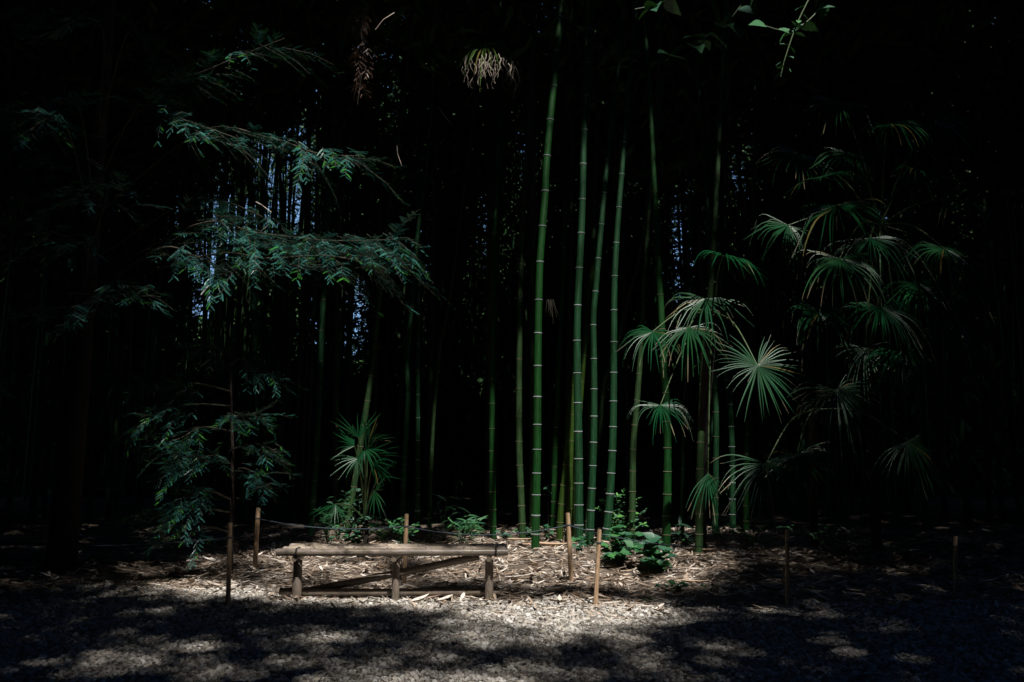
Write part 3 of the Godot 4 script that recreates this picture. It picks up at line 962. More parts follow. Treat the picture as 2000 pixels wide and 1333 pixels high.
func build_bench():
	var foot := on_ground(771, 1179)
	var d := -foot.z
	var o := thing("bamboo_bench", Vector3(foot.x, floor_y(foot.x, foot.z), foot.z), "low bench of weathered bamboo poles on three dark posts", "bench")
	var org := o.position
	var front := d - 0.10
	var top := at(771, 1079.5, front).y
	var xl := at(540, 1080, front).x
	var xr := at(992, 1080, front).x
	var r := 0.031
	var offs := [[0.0, 0.0], [0.05, 0.01], [0.02, 0.03], [0.06, 0.01], [0.03, 0.03], [0.02, 0.01]]
	for i in 6:
		var z: float = -front - i * 0.072
		var y: float = top - org.y + [0.0, -0.001, 0.003, -0.002, 0.004, 0.006][i]
		var nl := node_list(0.17, rnd(0.08, 0.18))
		var p := pole(Vector3(xl + offs[i][0], y + org.y, z) - org, Vector3(xr - offs[i][1], y + org.y, z - 0.01) - org, r * [1.0, 0.92, 0.97, 0.9, 0.96, 0.98][i], nl, 18)
		var sp := put("seat_pole", p, [M.pole_grey, M.pole_pale, M.pole_pale, M.pole_grey, M.pole_pale, M.pole_pale][i], o)
		for n in nl:
			var rr := Transform3D(Basis(Vector3.UP * r * 1.05, Vector3.RIGHT * 0.007, Vector3.BACK * r * 1.05), Vector3(lerpf(xl + offs[i][0], xr - offs[i][1], n) - org.x, y, z - 0.01 * n - org.z))
			put("node_ring", ring_mesh, M.pole_grey, sp, rr)
	var under := top - org.y - r
	for px in [577.0, 771.0, 955.0]:
		var f := at(px, 1178, d)
		var x := f.x
		var zz := -d - 0.03 - org.z
		var w: float = {577.0: 0.040, 771.0: 0.033, 955.0: 0.037}[px]
		put("leg", pole(Vector3(x - org.x, -0.15, zz), Vector3(x - org.x, under - 0.045, zz), w, [0.35, 0.72], 16), M.pole_grey, o)
		put("crossbeam", pole(Vector3(x - org.x, under - 0.024, -front + 0.01 - org.z), Vector3(x - org.x, under - 0.024, -front - 0.39 - org.z), 0.022, [], 10), M.pole_grey, o)
	# rail near the ground and slanting brace, both behind the posts
	var zr := -d - 0.10
	var ra := at(546, 1156, -zr)
	var rb := at(976, 1157, -zr)
	put("rail", pole(ra - org, rb - org, 0.030, node_list(0.17, 0.12), 14), M.pole_grey, o)
	var zb := -d - 0.165
	var ba := at(560, 1163, -zb)
	var bb := at(936, 1087, -zb)
	put("brace", pole(ba - org, bb - org, 0.032, node_list(0.2, 0.1), 14), M.pole_grey, o)
	# lashings round the outer seat poles
	for px in [[578.0, 0], [967.0, 0], [578.0, 1], [967.0, 1]]:
		var c := at(px[0], 1080, front)
		var z: float = -front - 0.072 * px[1]
		var g := Geo.new()
		for turnn in 3:
			var pts := []
			var rad := []
			for k in 17:
				var w := TAU * k / 16
				pts.append(Vector3(c.x + turnn * 0.006 - org.x + 0.002 * sin(w * 2.0), top - org.y + cos(w) * (r + 0.004), z - org.z + sin(w) * (r + 0.004)))
				rad.append(0.0028)
			tube(g, pts, rad, 6, false)
		put("lashing", g.mesh(), M.lashing, o)
	# fresh green leaf scraps lying on the seat
	for p in [[853, 1073.5, 0.0], [914, 1073, 0.1], [864, 1073.8, 1.5]]:
		var q := at(p[0], p[1], front + 0.035)
		q.y = top + r * 0.82
		var f := put("fallen_leaf", leaf_mesh(0.07, 0.011, 0.15, 0.1, [0.1, 0.8, 1.0, 0.7, 0.05]), M.leaf_4, null, Transform3D(Basis(Vector3.UP, p[2]), q))
		tag(f, "bright green leaf scrap lying on the bench seat", "leaf", "leaf scraps on the bench")

func stake(foot_px: Array, top_px: Array, w: float, material: String, label: String) -> Array:
	var f := on_ground(foot_px[0], foot_px[1])
	var d := -f.z
	f.y = floor_y(f.x, f.z)
	var t := at(top_px[0], top_px[1], d)
	var r := w * d / FPX / 2.0
	var o := thing("bamboo_stake", f, label, "stake")
	var up := t - f
	var nodes := [0.35 + rnd(-0.06, 0.06), 0.72 + rnd(-0.08, 0.08)]
	put("pole", pole(-up.normalized() * 0.12, up, r, nodes, 14), M[material], o)
	var b := frame_of(up.normalized(), Vector3.BACK)
	var g := Geo.new()
	tube(g, [up + up.normalized() * 0.001, up + up.normalized() * 0.003], [r * 0.93, r * 0.6], 14)
	put("cut_end", g.mesh(), M.cut, o)
	var tie := Geo.new()
	var at_tie := up * 0.83
	for k in 2:
		var pts := []
		var rad := []
		for j in 13:
			var a := TAU * j / 12
			pts.append(at_tie + b.x * k * 0.006 + (b.y * cos(a) + b.z * sin(a)) * (r + 0.002))
			rad.append(0.0025)
		tube(tie, pts, rad, 5, false)
	put("rope_tie", tie.mesh(), M.rope, o)
	return [f, f + at_tie, r]

func hang_rope(a: Vector3, b: Vector3, sag: float, label: String):
	var pts := []
	for i in 25:
		var t := i / 24.0
		pts.append(a.lerp(b, t) - a + Vector3.DOWN * sag * 4.0 * t * (1.0 - t))
	var o := put("rope", simple_tube(pts, 0.0042, 0.0042, 6), M.rope, null, Transform3D(Basis.IDENTITY, a))
	tag(o, label, "rope")

func build_stakes():
	var s1 = stake([445, 1188], [449, 1023], 9, "stake", "dim brown stake beside the bench, in front of the young conifer")
	var s2 = stake([497, 1120], [504, 993], 9, "stake", "slightly tilted stake behind the left end of the bench, rope tied near its top")
	var s3 = stake([789, 1146], [794, 1005], 8.5, "stake", "straight stake behind the middle of the bench")
	var s4 = stake([1116, 1147], [1109, 1003], 9, "stake", "pale stake leaning away from the bench, rope tied on, in front of the thickest culm")
	var s5 = stake([1163, 1190], [1171, 1035], 9, "stake", "pale stake on the gravel edge before the leafy ground plants")
	var s6 = stake([1538, 1190], [1538, 1035], 8.5, "stake", "dark reddish stake standing under the drooping palm leaves")
	var s7 = stake([1866, 1172], [1866, 1048], 8, "stake", "almost hidden dark stake at the path edge beyond the palms")
	hang_rope(s2[1], s3[1], 0.06, "thin sagging rope between the tilted stake and the straight stake behind the bench")
	hang_rope(s3[1], s4[1], 0.085, "thin sagging rope passing the green culms between two stakes")
	hang_rope(s1[1], on_ground(-60, 1178) + Vector3(0, 0.5, 0), 0.05, "thin rope running from the dim brown stake into the dark conifer side")
	hang_rope(s4[1], s6[1], 0.1, "thin rope from the leaning pale stake past the ringed culms to the reddish stake")
	hang_rope(s6[1], s7[1], 0.07, "thin rope between the reddish stake and the hidden stake")

# ---------------------------------------------------------------- undergrowth
var L := {}
func leaf_kinds():
	L.oval = leaf_mesh(1.0, 0.27, 0.25, 0.15, [0.06, 0.75, 1.0, 0.9, 0.55, 0.02])
	L.heart = leaf_mesh(1.0, 0.42, 0.2, 0.22, [0.5, 0.95, 1.0, 0.72, 0.35, 0.02])
	L.lance = leaf_mesh(1.0, 0.085, 0.3, 0.3, [0.15, 0.8, 1.0, 0.85, 0.5, 0.02])
	L.ivy = leaf_mesh(1.0, 0.5, 0.12, 0.1, [0.45, 1.0, 0.55, 0.62, 0.25, 0.02])

func leafy_plant(called, base: Vector3, stems: Array, kind: String, size: float, per: int, mats: Array, label: String, droop := 0.3, category := "plant", group := "", start := 0.25):
	# stems: tips relative to the base; leaves along each
	var o := thing(called, base, label, category, group)
	for s in stems:
		var tip: Vector3 = s
		var mid := tip * 0.5 + Vector3(tip.x * -0.12, tip.length() * 0.10, 0)
		var path := smooth_path([Vector3(0, -0.02, 0) if s.y > 0.0 else Vector3.ZERO, mid, tip], 6)
		put("stem", simple_tube(path, 0.005, 0.0018, 5), M.petiole, o)
		for i in per:
			var t := lerpf(start, 1.0, (i + rng.randf() * 0.6) / per)
			var k := t * (path.size() - 1)
			var k0 := mini(int(k), path.size() - 2)
			var p: Vector3 = (path[k0] as Vector3).lerp(path[k0 + 1], k - k0)
			var w := i * 2.4 + rnd(-0.6, 0.6)
			var along: Vector3 = (path[k0 + 1] - path[k0] as Vector3).normalized()
			var dir := (Vector3(cos(w), rnd(-droop, 0.35), sin(w) * 0.9 + 0.15) + along * 0.5).normalized()
			var sz := size * rnd(0.65, 1.15)
			var up := Vector3(rnd(-0.4, 0.4), 1, rnd(-0.1, 0.7))
			put("leaf", L[kind], M["leaf_%d" % mats[rng.randi() % mats.size()]], o, Transform3D(frame_of(dir, up).scaled(Vector3.ONE * sz), p))
	return o

func tips(n: int, w: float, h: float, depth := 0.3) -> Array:
	var out := []
	for i in n:
		out.append(Vector3(rnd(-w, w), h * rnd(0.6, 1.05), rnd(-depth, depth)))
	return out

func undergrowth():
	leaf_kinds()
	var g := func(px, py):
		var p := on_ground(px, py)
		p.y = floor_y(p.x, p.z)
		return p
	# small leafed bush among the culms
	leafy_plant("leafy_bush", g.call(1205, 1076), [Vector3(-0.12, 0.75, 0.1), Vector3(-0.2, 0.62, 0.0), Vector3(0.0, 0.66, 0.1), Vector3(0.12, 0.72, 0), Vector3(0.28, 0.62, 0.1), Vector3(0.38, 0.48, 0.1), Vector3(0.34, 0.3, 0.2), Vector3(-0.02, 0.4, 0.2), Vector3(0.2, 0.34, 0.2), Vector3(-0.25, 0.5, 0.1)], "oval", 0.078, 24, [0, 1, 1, 3, 4], "small leafed bright green bush between the ringed culms and the mottled culm", 0.5, "bush")
	# broad leafed ground plants by the pale stake
	leafy_plant("ground_plant", g.call(1205, 1122), [Vector3(-0.18, 0.22, 0.1), Vector3(-0.05, 0.30, 0.05), Vector3(0.08, 0.32, 0), Vector3(0.16, 0.22, 0.15), Vector3(-0.12, 0.14, 0.25), Vector3(0.02, 0.16, 0.3), Vector3(0.0, 0.38, -0.05), Vector3(0.22, 0.3, -0.1)], "heart", 0.11, 14, [0, 0, 1, 2], "broad leafed ground plant right behind the forward pale stake", 0.4)
	leafy_plant("ground_plant", g.call(1272, 1128), [Vector3(-0.15, 0.25, 0.05), Vector3(0.0, 0.30, 0.0), Vector3(0.14, 0.24, 0.1), Vector3(-0.05, 0.15, 0.25), Vector3(0.1, 0.12, 0.2), Vector3(0.2, 0.16, 0.0), Vector3(0.05, 0.34, -0.1)], "heart", 0.12, 14, [0, 2, 2, 1], "broad leafed ground plant with large dark leaves in front of the stout culm", 0.4)
	leafy_plant("ground_plant", g.call(1318, 1158), tips(5, 0.22, 0.10, 0.12), "heart", 0.055, 6, [0, 2, 2], "low creeping plant on the gravel edge beyond the large dark leaves", 0.4)
	leafy_plant("seedling", g.call(1262, 1178), tips(3, 0.05, 0.06, 0.04), "heart", 0.035, 4, [1, 4], "tiny seedling alone on the gravel before the ground plants", 0.2)
	leafy_plant("seedling", g.call(1385, 1158), tips(3, 0.12, 0.06, 0.05), "heart", 0.035, 4, [0, 1], "tiny seedling beside a fallen bamboo sheath", 0.2)
	leafy_plant("ivy", g.call(1128, 1110), tips(4, 0.08, 0.16, 0.1), "ivy", 0.07, 4, [2, 3, 0], "ivy at the foot of the thickest culm", 0.6, "ivy")
	leafy_plant("ivy", g.call(1066, 1062), tips(5, 0.14, 0.22, 0.1), "ivy", 0.075, 5, [2, 3, 0], "ivy patch between the lone culm and the tilting yellow green culm", 0.6, "ivy")
	leafy_plant("ivy", g.call(992, 1066), tips(5, 0.2, 0.16, 0.1), "ivy", 0.085, 5, [2, 3, 0], "ivy patch just behind the right end of the bench", 0.6, "ivy")
	leafy_plant("ivy", g.call(1071, 1050), [Vector3(0, 0.72, 0.1)], "ivy", 0.10, 7, [3, 3, 2], "ivy shoot climbing in front of the dull green culm", 0.8, "ivy", "", 0.6)
	leafy_plant("ivy", g.call(1262, 1082), tips(5, 0.2, 0.12, 0.1), "ivy", 0.07, 5, [0, 1, 2], "ivy patch at the foot of the mottled culm", 0.6, "ivy")
	leafy_plant("ivy", g.call(1340, 1084), tips(4, 0.16, 0.12, 0.1), "ivy", 0.06, 5, [0, 1], "ivy patch between the stout culm and the speckled culm", 0.6, "ivy")
	leafy_plant("ivy", g.call(1415, 1078), tips(5, 0.25, 0.28, 0.1), "ivy", 0.09, 6, [2, 3, 0], "ivy patch beyond the speckled culm", 0.6, "ivy")
	leafy_plant("leafy_bush", g.call(1470, 1085), tips(8, 0.45, 0.4, 0.3), "oval", 0.08, 10, [2, 0], "dim bush in the shade below the limp palm leaves", 0.5, "bush")
	leafy_plant("leafy_bush", g.call(1620, 1095), tips(8, 0.6, 0.35, 0.3), "oval", 0.08, 10, [2, 0], "dim bush behind the dark reddish stake", 0.5, "bush")
	# plants behind the bench
	leafy_plant("leafy_bush", g.call(706, 1092), [Vector3(-0.35, 0.65, 0.1), Vector3(-0.2, 0.78, 0.1), Vector3(-0.05, 0.82, 0.1), Vector3(-0.1, 0.46, 0.3), Vector3(-0.3, 0.4, 0.3), Vector3(0.08, 0.52, 0.3), Vector3(-0.15, 0.3, 0.3), Vector3(-0.02, 0.34, 0.3), Vector3(0.12, 0.36, 0.25)], "oval", 0.10, 18, [3, 0, 2, 3], "glossy leafed bush below the small palm behind the bench", 0.5, "bush")
	leafy_plant("leafy_bush", g.call(748, 1070), tips(9, 0.25, 0.36, 0.15), "oval", 0.095, 12, [1, 0, 2], "bright green low bush behind the straight stake", 0.5, "bush")
	leafy_plant("leafy_bush", g.call(838, 1070), [Vector3(0.0, 0.40, 0.1), Vector3(0.06, 0.28, 0.1), Vector3(-0.04, 0.25, 0.1)], "oval", 0.06, 14, [4, 1], "vivid green narrow shoot behind the bench between stake and culm", 0.5, "bush")
	leafy_plant("dwarf_bamboo", g.call(866, 1068), [Vector3(0.05, 0.62, 0.1), Vector3(0.2, 0.5, 0.2), Vector3(0.3, 0.36, 0.2), Vector3(-0.08, 0.52, 0.1), Vector3(0.15, 0.3, 0.2)], "lance", 0.22, 6, [0, 3, 2], "dwarf bamboo with long narrow leaves behind the bench", 0.6, "bamboo")
	leafy_plant("dwarf_bamboo", g.call(1335, 1080), tips(3, 0.12, 0.35, 0.1), "lance", 0.25, 4, [2, 3], "dwarf bamboo shoots beside the thin young culm", 0.6, "bamboo")
	leafy_plant("leafy_bush", g.call(915, 1060), tips(6, 0.3, 0.2, 0.2), "lance", 0.14, 8, [2, 0], "low grassy bush left of the straight green culm behind the bench", 0.5, "bush")
	for q in [[640, 1085, 0.5, "oval", 0.085, "dim leafy bush at the left foot of the small palm"], [785, 1080, 0.4, "oval", 0.085, "low leafy bush beside the slender culm behind the bench"], [900, 1078, 0.38, "lance", 0.17, "narrow leafed plant before the tall thin palm"], [660, 1066, 0.7, "oval", 0.09, "taller dim bush behind the small palm"], [1040, 1064, 0.22, "ivy", 0.08, "ivy patch between the swaying culm and the lone culm"], [1150, 1100, 0.14, "ivy", 0.07, "ivy patch before the trio of ringed culms"]]:
		leafy_plant("leafy_bush" if q[3] != "ivy" else "ivy", g.call(q[0], q[1]), tips(8, 0.26, q[2], 0.2), q[3], q[4], 11, [0, 0, 1, 2], q[5], 0.5, "bush" if q[3] != "ivy" else "ivy")
	# leafy tufts on culms
	var tuft := at(846, 150, 11.4)
	leafy_plant("bamboo_sprig", tuft, [Vector3(-0.06, 0.10, 0.1), Vector3(0.06, 0.12, 0.1), Vector3(0.0, 0.2, 0.1)], "lance", 0.15, 7, [4, 1], "bright leaf sprig high on the slender culm", 0.6, "leaves", "", 0.3)
	leafy_plant("bamboo_sprig", at(770, 350, 11.3), [Vector3(0.14, 0.02, 0.1), Vector3(0.2, 0.0, 0.1)], "lance", 0.14, 5, [1, 0], "small leaf sprig on the leaning grey green culm", 0.6, "leaves", "", 0.3)
	# climbing branch with large leaves, hanging from above
	var d := 5.2
	var vines := [[[1480, -40], [1420, 45], [1350, 85], [1280, 130]], [[1400, -60], [1310, 0], [1240, 18]], [[1600, -40], [1560, 40], [1535, 110], [1525, 150]], [[1640, -40], [1590, 30], [1540, 60], [1480, 45]]]
	var labels := ["hanging leafy vine with large pale undersides of leaves", "short leafy vine tip hanging above the ringed culms", "trailing vine of small leaves before the tall palm", "dim leafy vine arching between the other vines"]
	for v in 4:
		var pts := []
		var org := at(vines[v][0][0], vines[v][0][1], d + 0.2 * v)
		for p in vines[v]: pts.append(at(p[0], p[1], d + 0.2 * v) - org)
		var path := smooth_path(pts, 6)
		var o := thing("leafy_vine", org, labels[v], "vine")
		put("stem", simple_tube(path, 0.007, 0.003, 6), M.petiole, o)
		var many: int = [15, 9, 16, 10][v]
		for i in many:
			var k0 := int((path.size() - 2) * (i + rng.randf()) / many)
			var w: float = i * 2.4
			var dir := Vector3(cos(w), rnd(-0.8, 0.1), sin(w) * 0.6 + 0.2).normalized()
			var sz := rnd(0.10, 0.17) * (0.6 if v == 2 else 1.0)
			var root: Vector3 = path[k0]
			var off := dir * 0.03
			put("leaf", L.heart if v != 2 else L.oval, M["leaf_%d" % [3, 0, 1, 2][rng.randi() % 4]], o, Transform3D(frame_of(dir, Vector3(rnd(-0.5, 0.5), 0.7, rnd(-0.2, 0.9))).scaled(Vector3.ONE * sz), root + off * 0.2))

# ---------------------------------------------------------------- litter and gravel
func pebble_mesh(seed_: int) -> ArrayMesh:
	var r := RandomNumberGenerator.new(); r.seed = seed_
	var g := Geo.new()
	var ph := (1.0 + sqrt(5.0)) / 2.0
	var vs := [Vector3(-1, ph, 0), Vector3(1, ph, 0), Vector3(-1, -ph, 0), Vector3(1, -ph, 0), Vector3(0, -1, ph), Vector3(0, 1, ph), Vector3(0, -1, -ph), Vector3(0, 1, -ph), Vector3(ph, 0, -1), Vector3(ph, 0, 1), Vector3(-ph, 0, -1), Vector3(-ph, 0, 1)]
	for i in 12: vs[i] = vs[i].normalized() * Vector3(1.0, 0.55, 0.8) * r.randf_range(0.75, 1.15)
	for f in [[0, 11, 5], [0, 5, 1], [0, 1, 7], [0, 7, 10], [0, 10, 11], [1, 5, 9], [5, 11, 4], [11, 10, 2], [10, 7, 6], [7, 1, 8], [3, 9, 4], [3, 4, 2], [3, 2, 6], [3, 6, 8], [3, 8, 9], [4, 9, 5], [2, 4, 11], [6, 2, 10], [8, 6, 7], [9, 8, 1]]:
		var a: Vector3 = vs[f[0]]; var b: Vector3 = vs[f[1]]; var c: Vector3 = vs[f[2]]
		var nn := (b - a).cross(c - a).normalized()
		if nn.dot(a + b + c) < 0.0: nn = -nn
		var i0 := g.add(a, nn); var i1 := g.add(b, nn); var i2 := g.add(c, nn)
		g.tri(i0, i2, i1)
	return g.mesh()

func gravel():
	var tones := [Color(0.40, 0.375, 0.34), Color(0.50, 0.475, 0.435), Color(0.30, 0.27, 0.235), Color(0.58, 0.56, 0.53), Color(0.20, 0.175, 0.15), Color(0.44, 0.395, 0.335)]
	for v in 3:
		var m := pebble_mesh(50 + v)
		var xf := []
		var co := []
		for i in 36000:
			var z := -rnd(3.9, 8.6)
			var x := rnd(-0.70, 0.70) * -z
			var e := path_edge(x)
			if z < e:
				if rng.randf() > exp((z - e) * 4.0): continue
			var s := 0.006 + 0.021 * pow(rng.randf(), 3.2)
			var b := Basis.from_euler(Vector3(rnd(-0.7, 0.7), rnd(0, TAU), rnd(-0.7, 0.7))).scaled(Vector3.ONE * s)
			xf.append(Transform3D(b, Vector3(x, floor_y(x, z) + s * 0.25 + 0.006 + clampf((z - e) * 0.25, -0.1, 0.012), z)))
			co.append(tones[rng.randi() % 6] * rnd(0.75, 1.15))
		tag(scatter("gravel", m, M.stones, xf, co), ["beige gravel strewn over the path", "pale stones strewn among the beige gravel", "brownish stones strewn among the beige gravel"][v], "gravel", "", "stuff")

func litter():
	var kinds := []
	for v in 4:
		var g := Geo.new()
		var lift := [0.25, 0.5, -0.3, 0.8][v] as float
		var rows := []
		for i in 6:
			var t := i / 5.0
			var w: float = [0.35, 0.9, 1.0, 0.85, 0.55, 0.05][i] * [0.060, 0.085, 0.042, 0.10][v]
			var y := lift * 0.25 * (t - 0.5) * (t - 0.5) * 2.0
			var curl: float = w * [0.3, 0.7, 0.2, 0.9][v]
			rows.append([g.add(Vector3(t - 0.5, y + curl, -w), Vector3(0, 1, 0.5).normalized()), g.add(Vector3(t - 0.5, y, 0), Vector3.UP), g.add(Vector3(t - 0.5, y + curl, w), Vector3(0, 1, -0.5).normalized())])
		for i in 5:
			g.quad(rows[i][0], rows[i + 1][0], rows[i + 1][1], rows[i][1])
			g.quad(rows[i][1], rows[i + 1][1], rows[i + 1][2], rows[i][2])
		kinds.append(g.mesh())
	var tones := [Color(0.50, 0.42, 0.345), Color(0.60, 0.525, 0.455), Color(0.36, 0.275, 0.205), Color(0.24, 0.17, 0.12), Color(0.68, 0.62, 0.56), Color(0.46, 0.35, 0.265)]
	for v in 4:
		var xf := []
		var co := []
		for i in [15000, 9000, 15000, 2600][v]:
			var z := -rnd(6.2, 13.5)
			var x := rnd(-0.66, 0.66) * -z
			var e := path_edge(x)
			if z > e:
				if rng.randf() > exp((e - z) * 2.6): continue
			# thinner soil patch behind the end of the bench
			var s: float = rnd(0.04, 0.17) * [1.0, 1.0, 0.8, 1.2][v]
			var b := Basis.from_euler(Vector3(rnd(-0.35, 0.35), rnd(0, TAU), rnd(-0.3, 0.3))).scaled(Vector3.ONE * s)
			if rng.randf() < 0.3: b = b * Basis(Vector3.RIGHT, PI)
			xf.append(Transform3D(b, Vector3(x, floor_y(x, z) + 0.010 + rng.randf() * 0.035, z)))
			co.append(tones[rng.randi() % 6] * rnd(0.7, 1.15))
		tag(scatter("leaf_litter", kinds[v], M.litter, xf, co), ["tan bamboo leaf litter under the culms", "broad curled sheaths in the leaf litter", "narrow dry leaves in the leaf litter", "large curled sheath scraps in the leaf litter"][v], "leaf litter", "", "stuff")
	# dark leaves on the gravel
	var xf2 := []
	var co2 := []
	for i in 1700:
		var z := -rnd(4.0, 7.3)
		var x := rnd(-0.68, 0.68) * -z
		var s := rnd(0.03, 0.10)
		xf2.append(Transform3D(Basis.from_euler(Vector3(rnd(-0.2, 0.2), rnd(0, TAU), rnd(-0.2, 0.2))).scaled(Vector3.ONE * s), Vector3(x, floor_y(x, z) + 0.028, z)))
		co2.append(tones[[2, 3, 3, 0, 1][rng.randi() % 5]] * rnd(0.4, 1.0))
	tag(scatter("fallen_leaves", kinds[0], M.litter, xf2, co2), "scattered dry leaves lying on the gravel", "leaf litter", "", "stuff")
	# larger fallen pieces one can pick out
	var pieces := [[1085, 1094, 0.62, -0.35, "large curled bamboo sheath lying beside the lone culm"], [1015, 1075, 0.42, -0.05, "dry bamboo sheath lying behind the end of the bench"], [1028, 1086, 0.34, 0.7, "split bamboo sheath leaning on the litter by the lone culm"], [1360, 1150, 0.34, -0.3, "pale bamboo sheath lying beyond the ground plants"], [1395, 1098, 0.4, 0.3, "fan of dry sheath beside the speckled culm"], [700, 1052, 0.45, 0.2, "heap of dry sheath below the glossy bush"], [1310, 1170, 0.14, 0.4, "small pale sheath on the gravel by the creeping plant"], [980, 1208, 0.12, -0.5, "yellowish leaf lying on the bright gravel before the bench"]]
	for p in pieces:
		var q := on_ground(p[0], p[1])
		q.y = floor_y(q.x, q.z) + 0.03
		var o := put("bamboo_sheath", kinds[3] if p[2] > 0.3 else kinds[1], M.sheath, null, Transform3D(Basis.from_euler(Vector3(0.1, p[3], 0.06)).scaled(Vector3(p[2], p[2] * 0.7, p[2] * 0.7)), q))
		tag(o, p[4], "sheath")
	# dry tassel hanging on a culm
	var tq := at(1074, 578, 10.0)
	var o := thing("dry_tassel", tq, "dry straw coloured tassel hanging beside the lone culm", "tassel")
	for i in 12:
		var s := Vector3(rnd(-0.04, 0.04), rnd(-0.08, 0.0), rnd(-0.04, 0.04))
		var e := s + Vector3(rnd(-0.05, 0.07), rnd(-0.36, -0.14), rnd(-0.03, 0.03))
		put("strand", simple_tube([s, s.lerp(e, 0.5) + Vector3(rnd(-0.02, 0.02), 0, 0), e], 0.0025, 0.001, 4), M.twig, o)
	# dead twigs
	for t in [[[775, 285], [785, 325], "thin dead twig hanging beside the leaning culm"], [[770, 25], [733, 58], "pale dead twig slanting by the withered branch"], [[856, 210], [882, 243], "dead twig beside the slender culm"], [[500, 395], [530, 415], "dead twig lodged in the conifer bough"]]:
		var a := at(t[0][0], t[0][1], 9.0 if t[0][0] != 500 else 6.5)
		var b := at(t[1][0], t[1][1], 8.9 if t[0][0] != 500 else 6.4)
		var tw := put("dead_twig", simple_tube([Vector3.ZERO, (b - a) * 0.5 + Vector3(-0.02, 0.02, 0), b - a], 0.006, 0.003, 5), M.dry, null, Transform3D(Basis.IDENTITY, a))
		tag(tw, t[2], "twig")

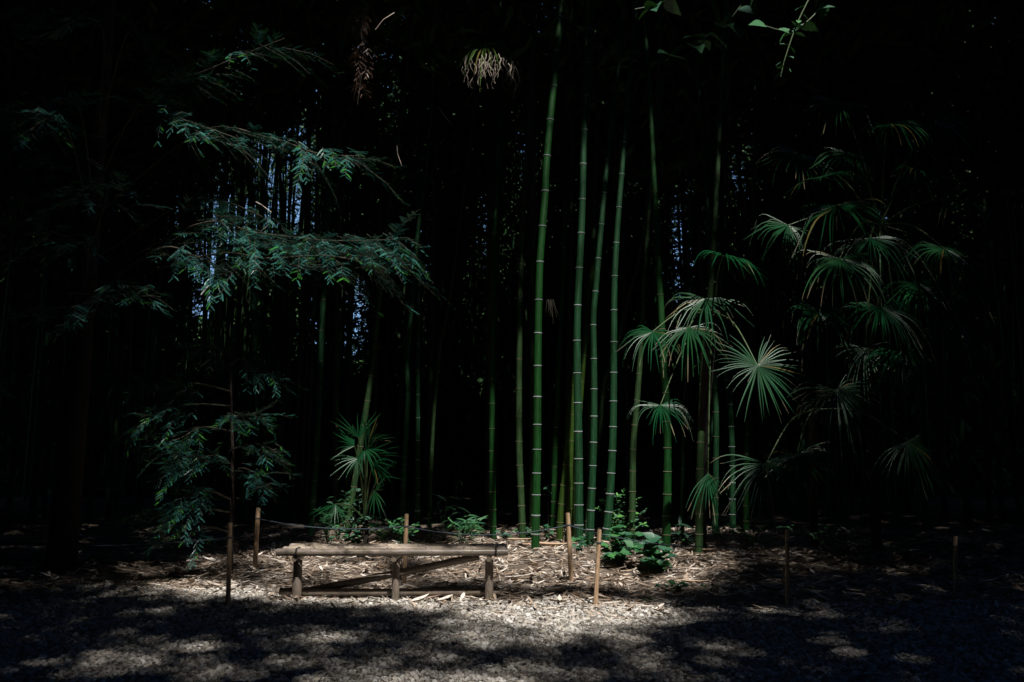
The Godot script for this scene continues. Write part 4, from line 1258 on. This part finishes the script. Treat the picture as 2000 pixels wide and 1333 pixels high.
# ---------------------------------------------------------------- scene
func _ready():
	rng.seed = 20240607
	land.seed = 5; land.frequency = 0.6; land.fractal_octaves = 3
	edge_noise.seed = 8; edge_noise.frequency = 0.55; edge_noise.fractal_octaves = 3
	var cam := Camera3D.new()
	cam.name = "camera"
	cam.position = CAM
	cam.rotation_degrees.x = PITCH
	cam.fov = rad_to_deg(2.0 * atan(666.5 / FPX))
	cam.near = 0.05
	cam.far = 900.0
	add_child(cam)
	cam.current = true
	var sky := ProceduralSkyMaterial.new()
	sky.sky_top_color = Color(0.20, 0.37, 0.64)
	sky.sky_horizon_color = Color(0.64, 0.83, 1.0)
	sky.sky_curve = 0.30
	sky.ground_bottom_color = Color(0.05, 0.06, 0.04)
	sky.ground_horizon_color = Color(0.12, 0.14, 0.10)
	sky.energy_multiplier = 0.9
	var env := Environment.new()
	env.background_mode = Environment.BG_SKY
	env.sky = Sky.new()
	env.sky.sky_material = sky
	env.tonemap_mode = Environment.TONE_MAPPER_LINEAR
	env.tonemap_exposure = 1.25
	env.sdfgi_enabled = true
	env.ssao_enabled = true
	env.ssil_enabled = true
	var we := WorldEnvironment.new()
	we.name = "world_environment"
	we.environment = env
	add_child(we)
	var sun := DirectionalLight3D.new()
	sun.name = "sun"
	sun.light_color = Color(1.0, 0.98, 0.95)
	sun.light_energy = 1.6
	sun.light_angular_distance = 0.8
	sun.shadow_enabled = true
	add_child(sun)
	sun.look_at_from_position(TO_SUN * 30.0, Vector3.ZERO)

	make_materials()
	M.dry = mat(Color(0.42, 0.35, 0.29), 0.8)
	M.sheath = textured(streaks(14, 128, 128, Color(0.46, 0.33, 0.22), 0.6, 5.0, 3.0, 0.6, Color(0.22, 0.13, 0.08)), 0.7)
	M.sheath.cull_mode = BaseMaterial3D.CULL_DISABLED

	# gaps cut in the unseen crowns to let the sun through, from what is sunlit in the photograph
	gap(Vector3(0.55, 0.0, -9.0), 1.6, 2.0)         # litter and culms right of the bench
	gap(Vector3(1.0, 2.0, -9.8), 1.7, 1.7)          # middle of the culms
	gap(Vector3(0.6, 3.6, -9.8), 1.2, 0.8, 0.3)     # their upper parts, fading
	gap(Vector3(3.35, 1.6, -12.2), 0.9, 0.9, 0.06)  # culms of the second row
	gap(Vector3(0.4, 1.6, -12.2), 0.65, 0.8, 0.08)
	gap(Vector3(1.1, 2.4, -11.8), 0.55, 0.9, 0.03)
	gap(Vector3(-0.15, 1.6, -11.4), 0.6, 1.3, 0.05) # straight culm behind the bench end
	gap(Vector3(-1.9, 2.8, -11.4), 0.6, 1.3, 0.03)  # leaning culm above the small palm
	gap(Vector3(-2.7, 4.3, -11.9), 0.3, 0.6, 0.16)
	gap(Vector3(2.2, 1.9, -8.3), 0.75, 1.1, 0.06)   # palm beside the culms
	gap(Vector3(3.6, 2.8, -7.9), 0.95, 0.75, 0.32)   # tall palm
	gap(Vector3(-0.7, 0.45, -6.85), 1.15, 0.5, 0.02) # bench
	gap(Vector3(-1.5, 0.2, -8.0), 1.0, 0.8, 0.2)    # litter behind the bench
	gap(Vector3(0.5, 0.0, -6.8), 0.95, 0.85, 0.0)   # bright gravel
	gap(Vector3(-0.6, 0.0, -5.3), 2.0, 1.0, 0.48)   # dappled gravel
	gap(Vector3(0.3, 0.0, -5.8), 0.9, 0.5, 0.2)
	gap(Vector3(-0.4, 0.0, -4.5), 0.55, 0.25, 0.03)
	gap(Vector3(1.9, 0.0, -6.6), 0.45, 0.18, 0.1)
	gap(Vector3(2.7, 0.0, -6.1), 0.25, 0.15, 0.1)
	gap(Vector3(-1.9, 4.6, -6.6), 1.0, 0.6, 0.0)    # upper conifer boughs
	gap(Vector3(-1.9, 3.9, -6.4), 1.4, 0.9, 0.0)
	gap(Vector3(-1.4, 2.8, -6.2), 1.2, 0.9, 0.0)    # long conifer bough
	gap(Vector3(-2.4, 1.6, -7.0), 0.85, 0.85, 0.04)   # young conifer
	gap(Vector3(-3.3, 3.6, -5.8), 0.6, 0.5, 0.35)   # dim conifer boughs
	gap(Vector3(-1.7, 0.9, -9.7), 0.8, 0.7, 0.1)   # small palm
	gap(Vector3(-1.4, 0.5, -10.3), 1.2, 0.8, 0.0)   # plants behind the bench
	gap(Vector3(-0.3, 6.4, -10.4), 0.5, 0.5, 0.0)   # withered palm leaf
	gap(Vector3(-1.5, 5.2, -8.2), 0.4, 0.6, 0.0)  # withered branch
	gap(Vector3(-1.1, 6.4, -11.3), 0.3, 0.3, 0.05)  # sprig
	gap(Vector3(3.6, 4.4, -7.9), 0.7, 0.5, 0.34)    # top leaves of the tall palm

	# ---- the ground
	var ground := Geo.new()
	for c in [[-400, 400, -900, -60], [-400, 400, 25, 400], [-400, -40, -60, 25], [40, 400, -60, 25]]:
		var a := ground.add(Vector3(c[0], -0.02, c[2]), Vector3.UP)
		var b := ground.add(Vector3(c[1], -0.02, c[2]), Vector3.UP)
		var e := ground.add(Vector3(c[1], -0.02, c[3]), Vector3.UP)
		var f := ground.add(Vector3(c[0], -0.02, c[3]), Vector3.UP)
		ground.quad(a, b, e, f)
	tag(put("meadow", ground.mesh(), M.meadow), "", "", "", "structure")
	tag(put("forest_floor", patch(-40.0, 40.0, -60.0, 25.0, 0.25), M.soil), "", "", "", "structure")
	tag(put("gravel_path", patch(-9.0, 9.0, -8.6, 4.0, 0.1, 0.006, true), M.grit), "", "", "", "structure")

	far_trees()
	thicket_culms()
	thicket_foliage()
	canopy_trees()
	build_culms()
	conifers()
	palms()
	build_bench()
	build_stakes()
	undergrowth()
	gravel()
	litter()
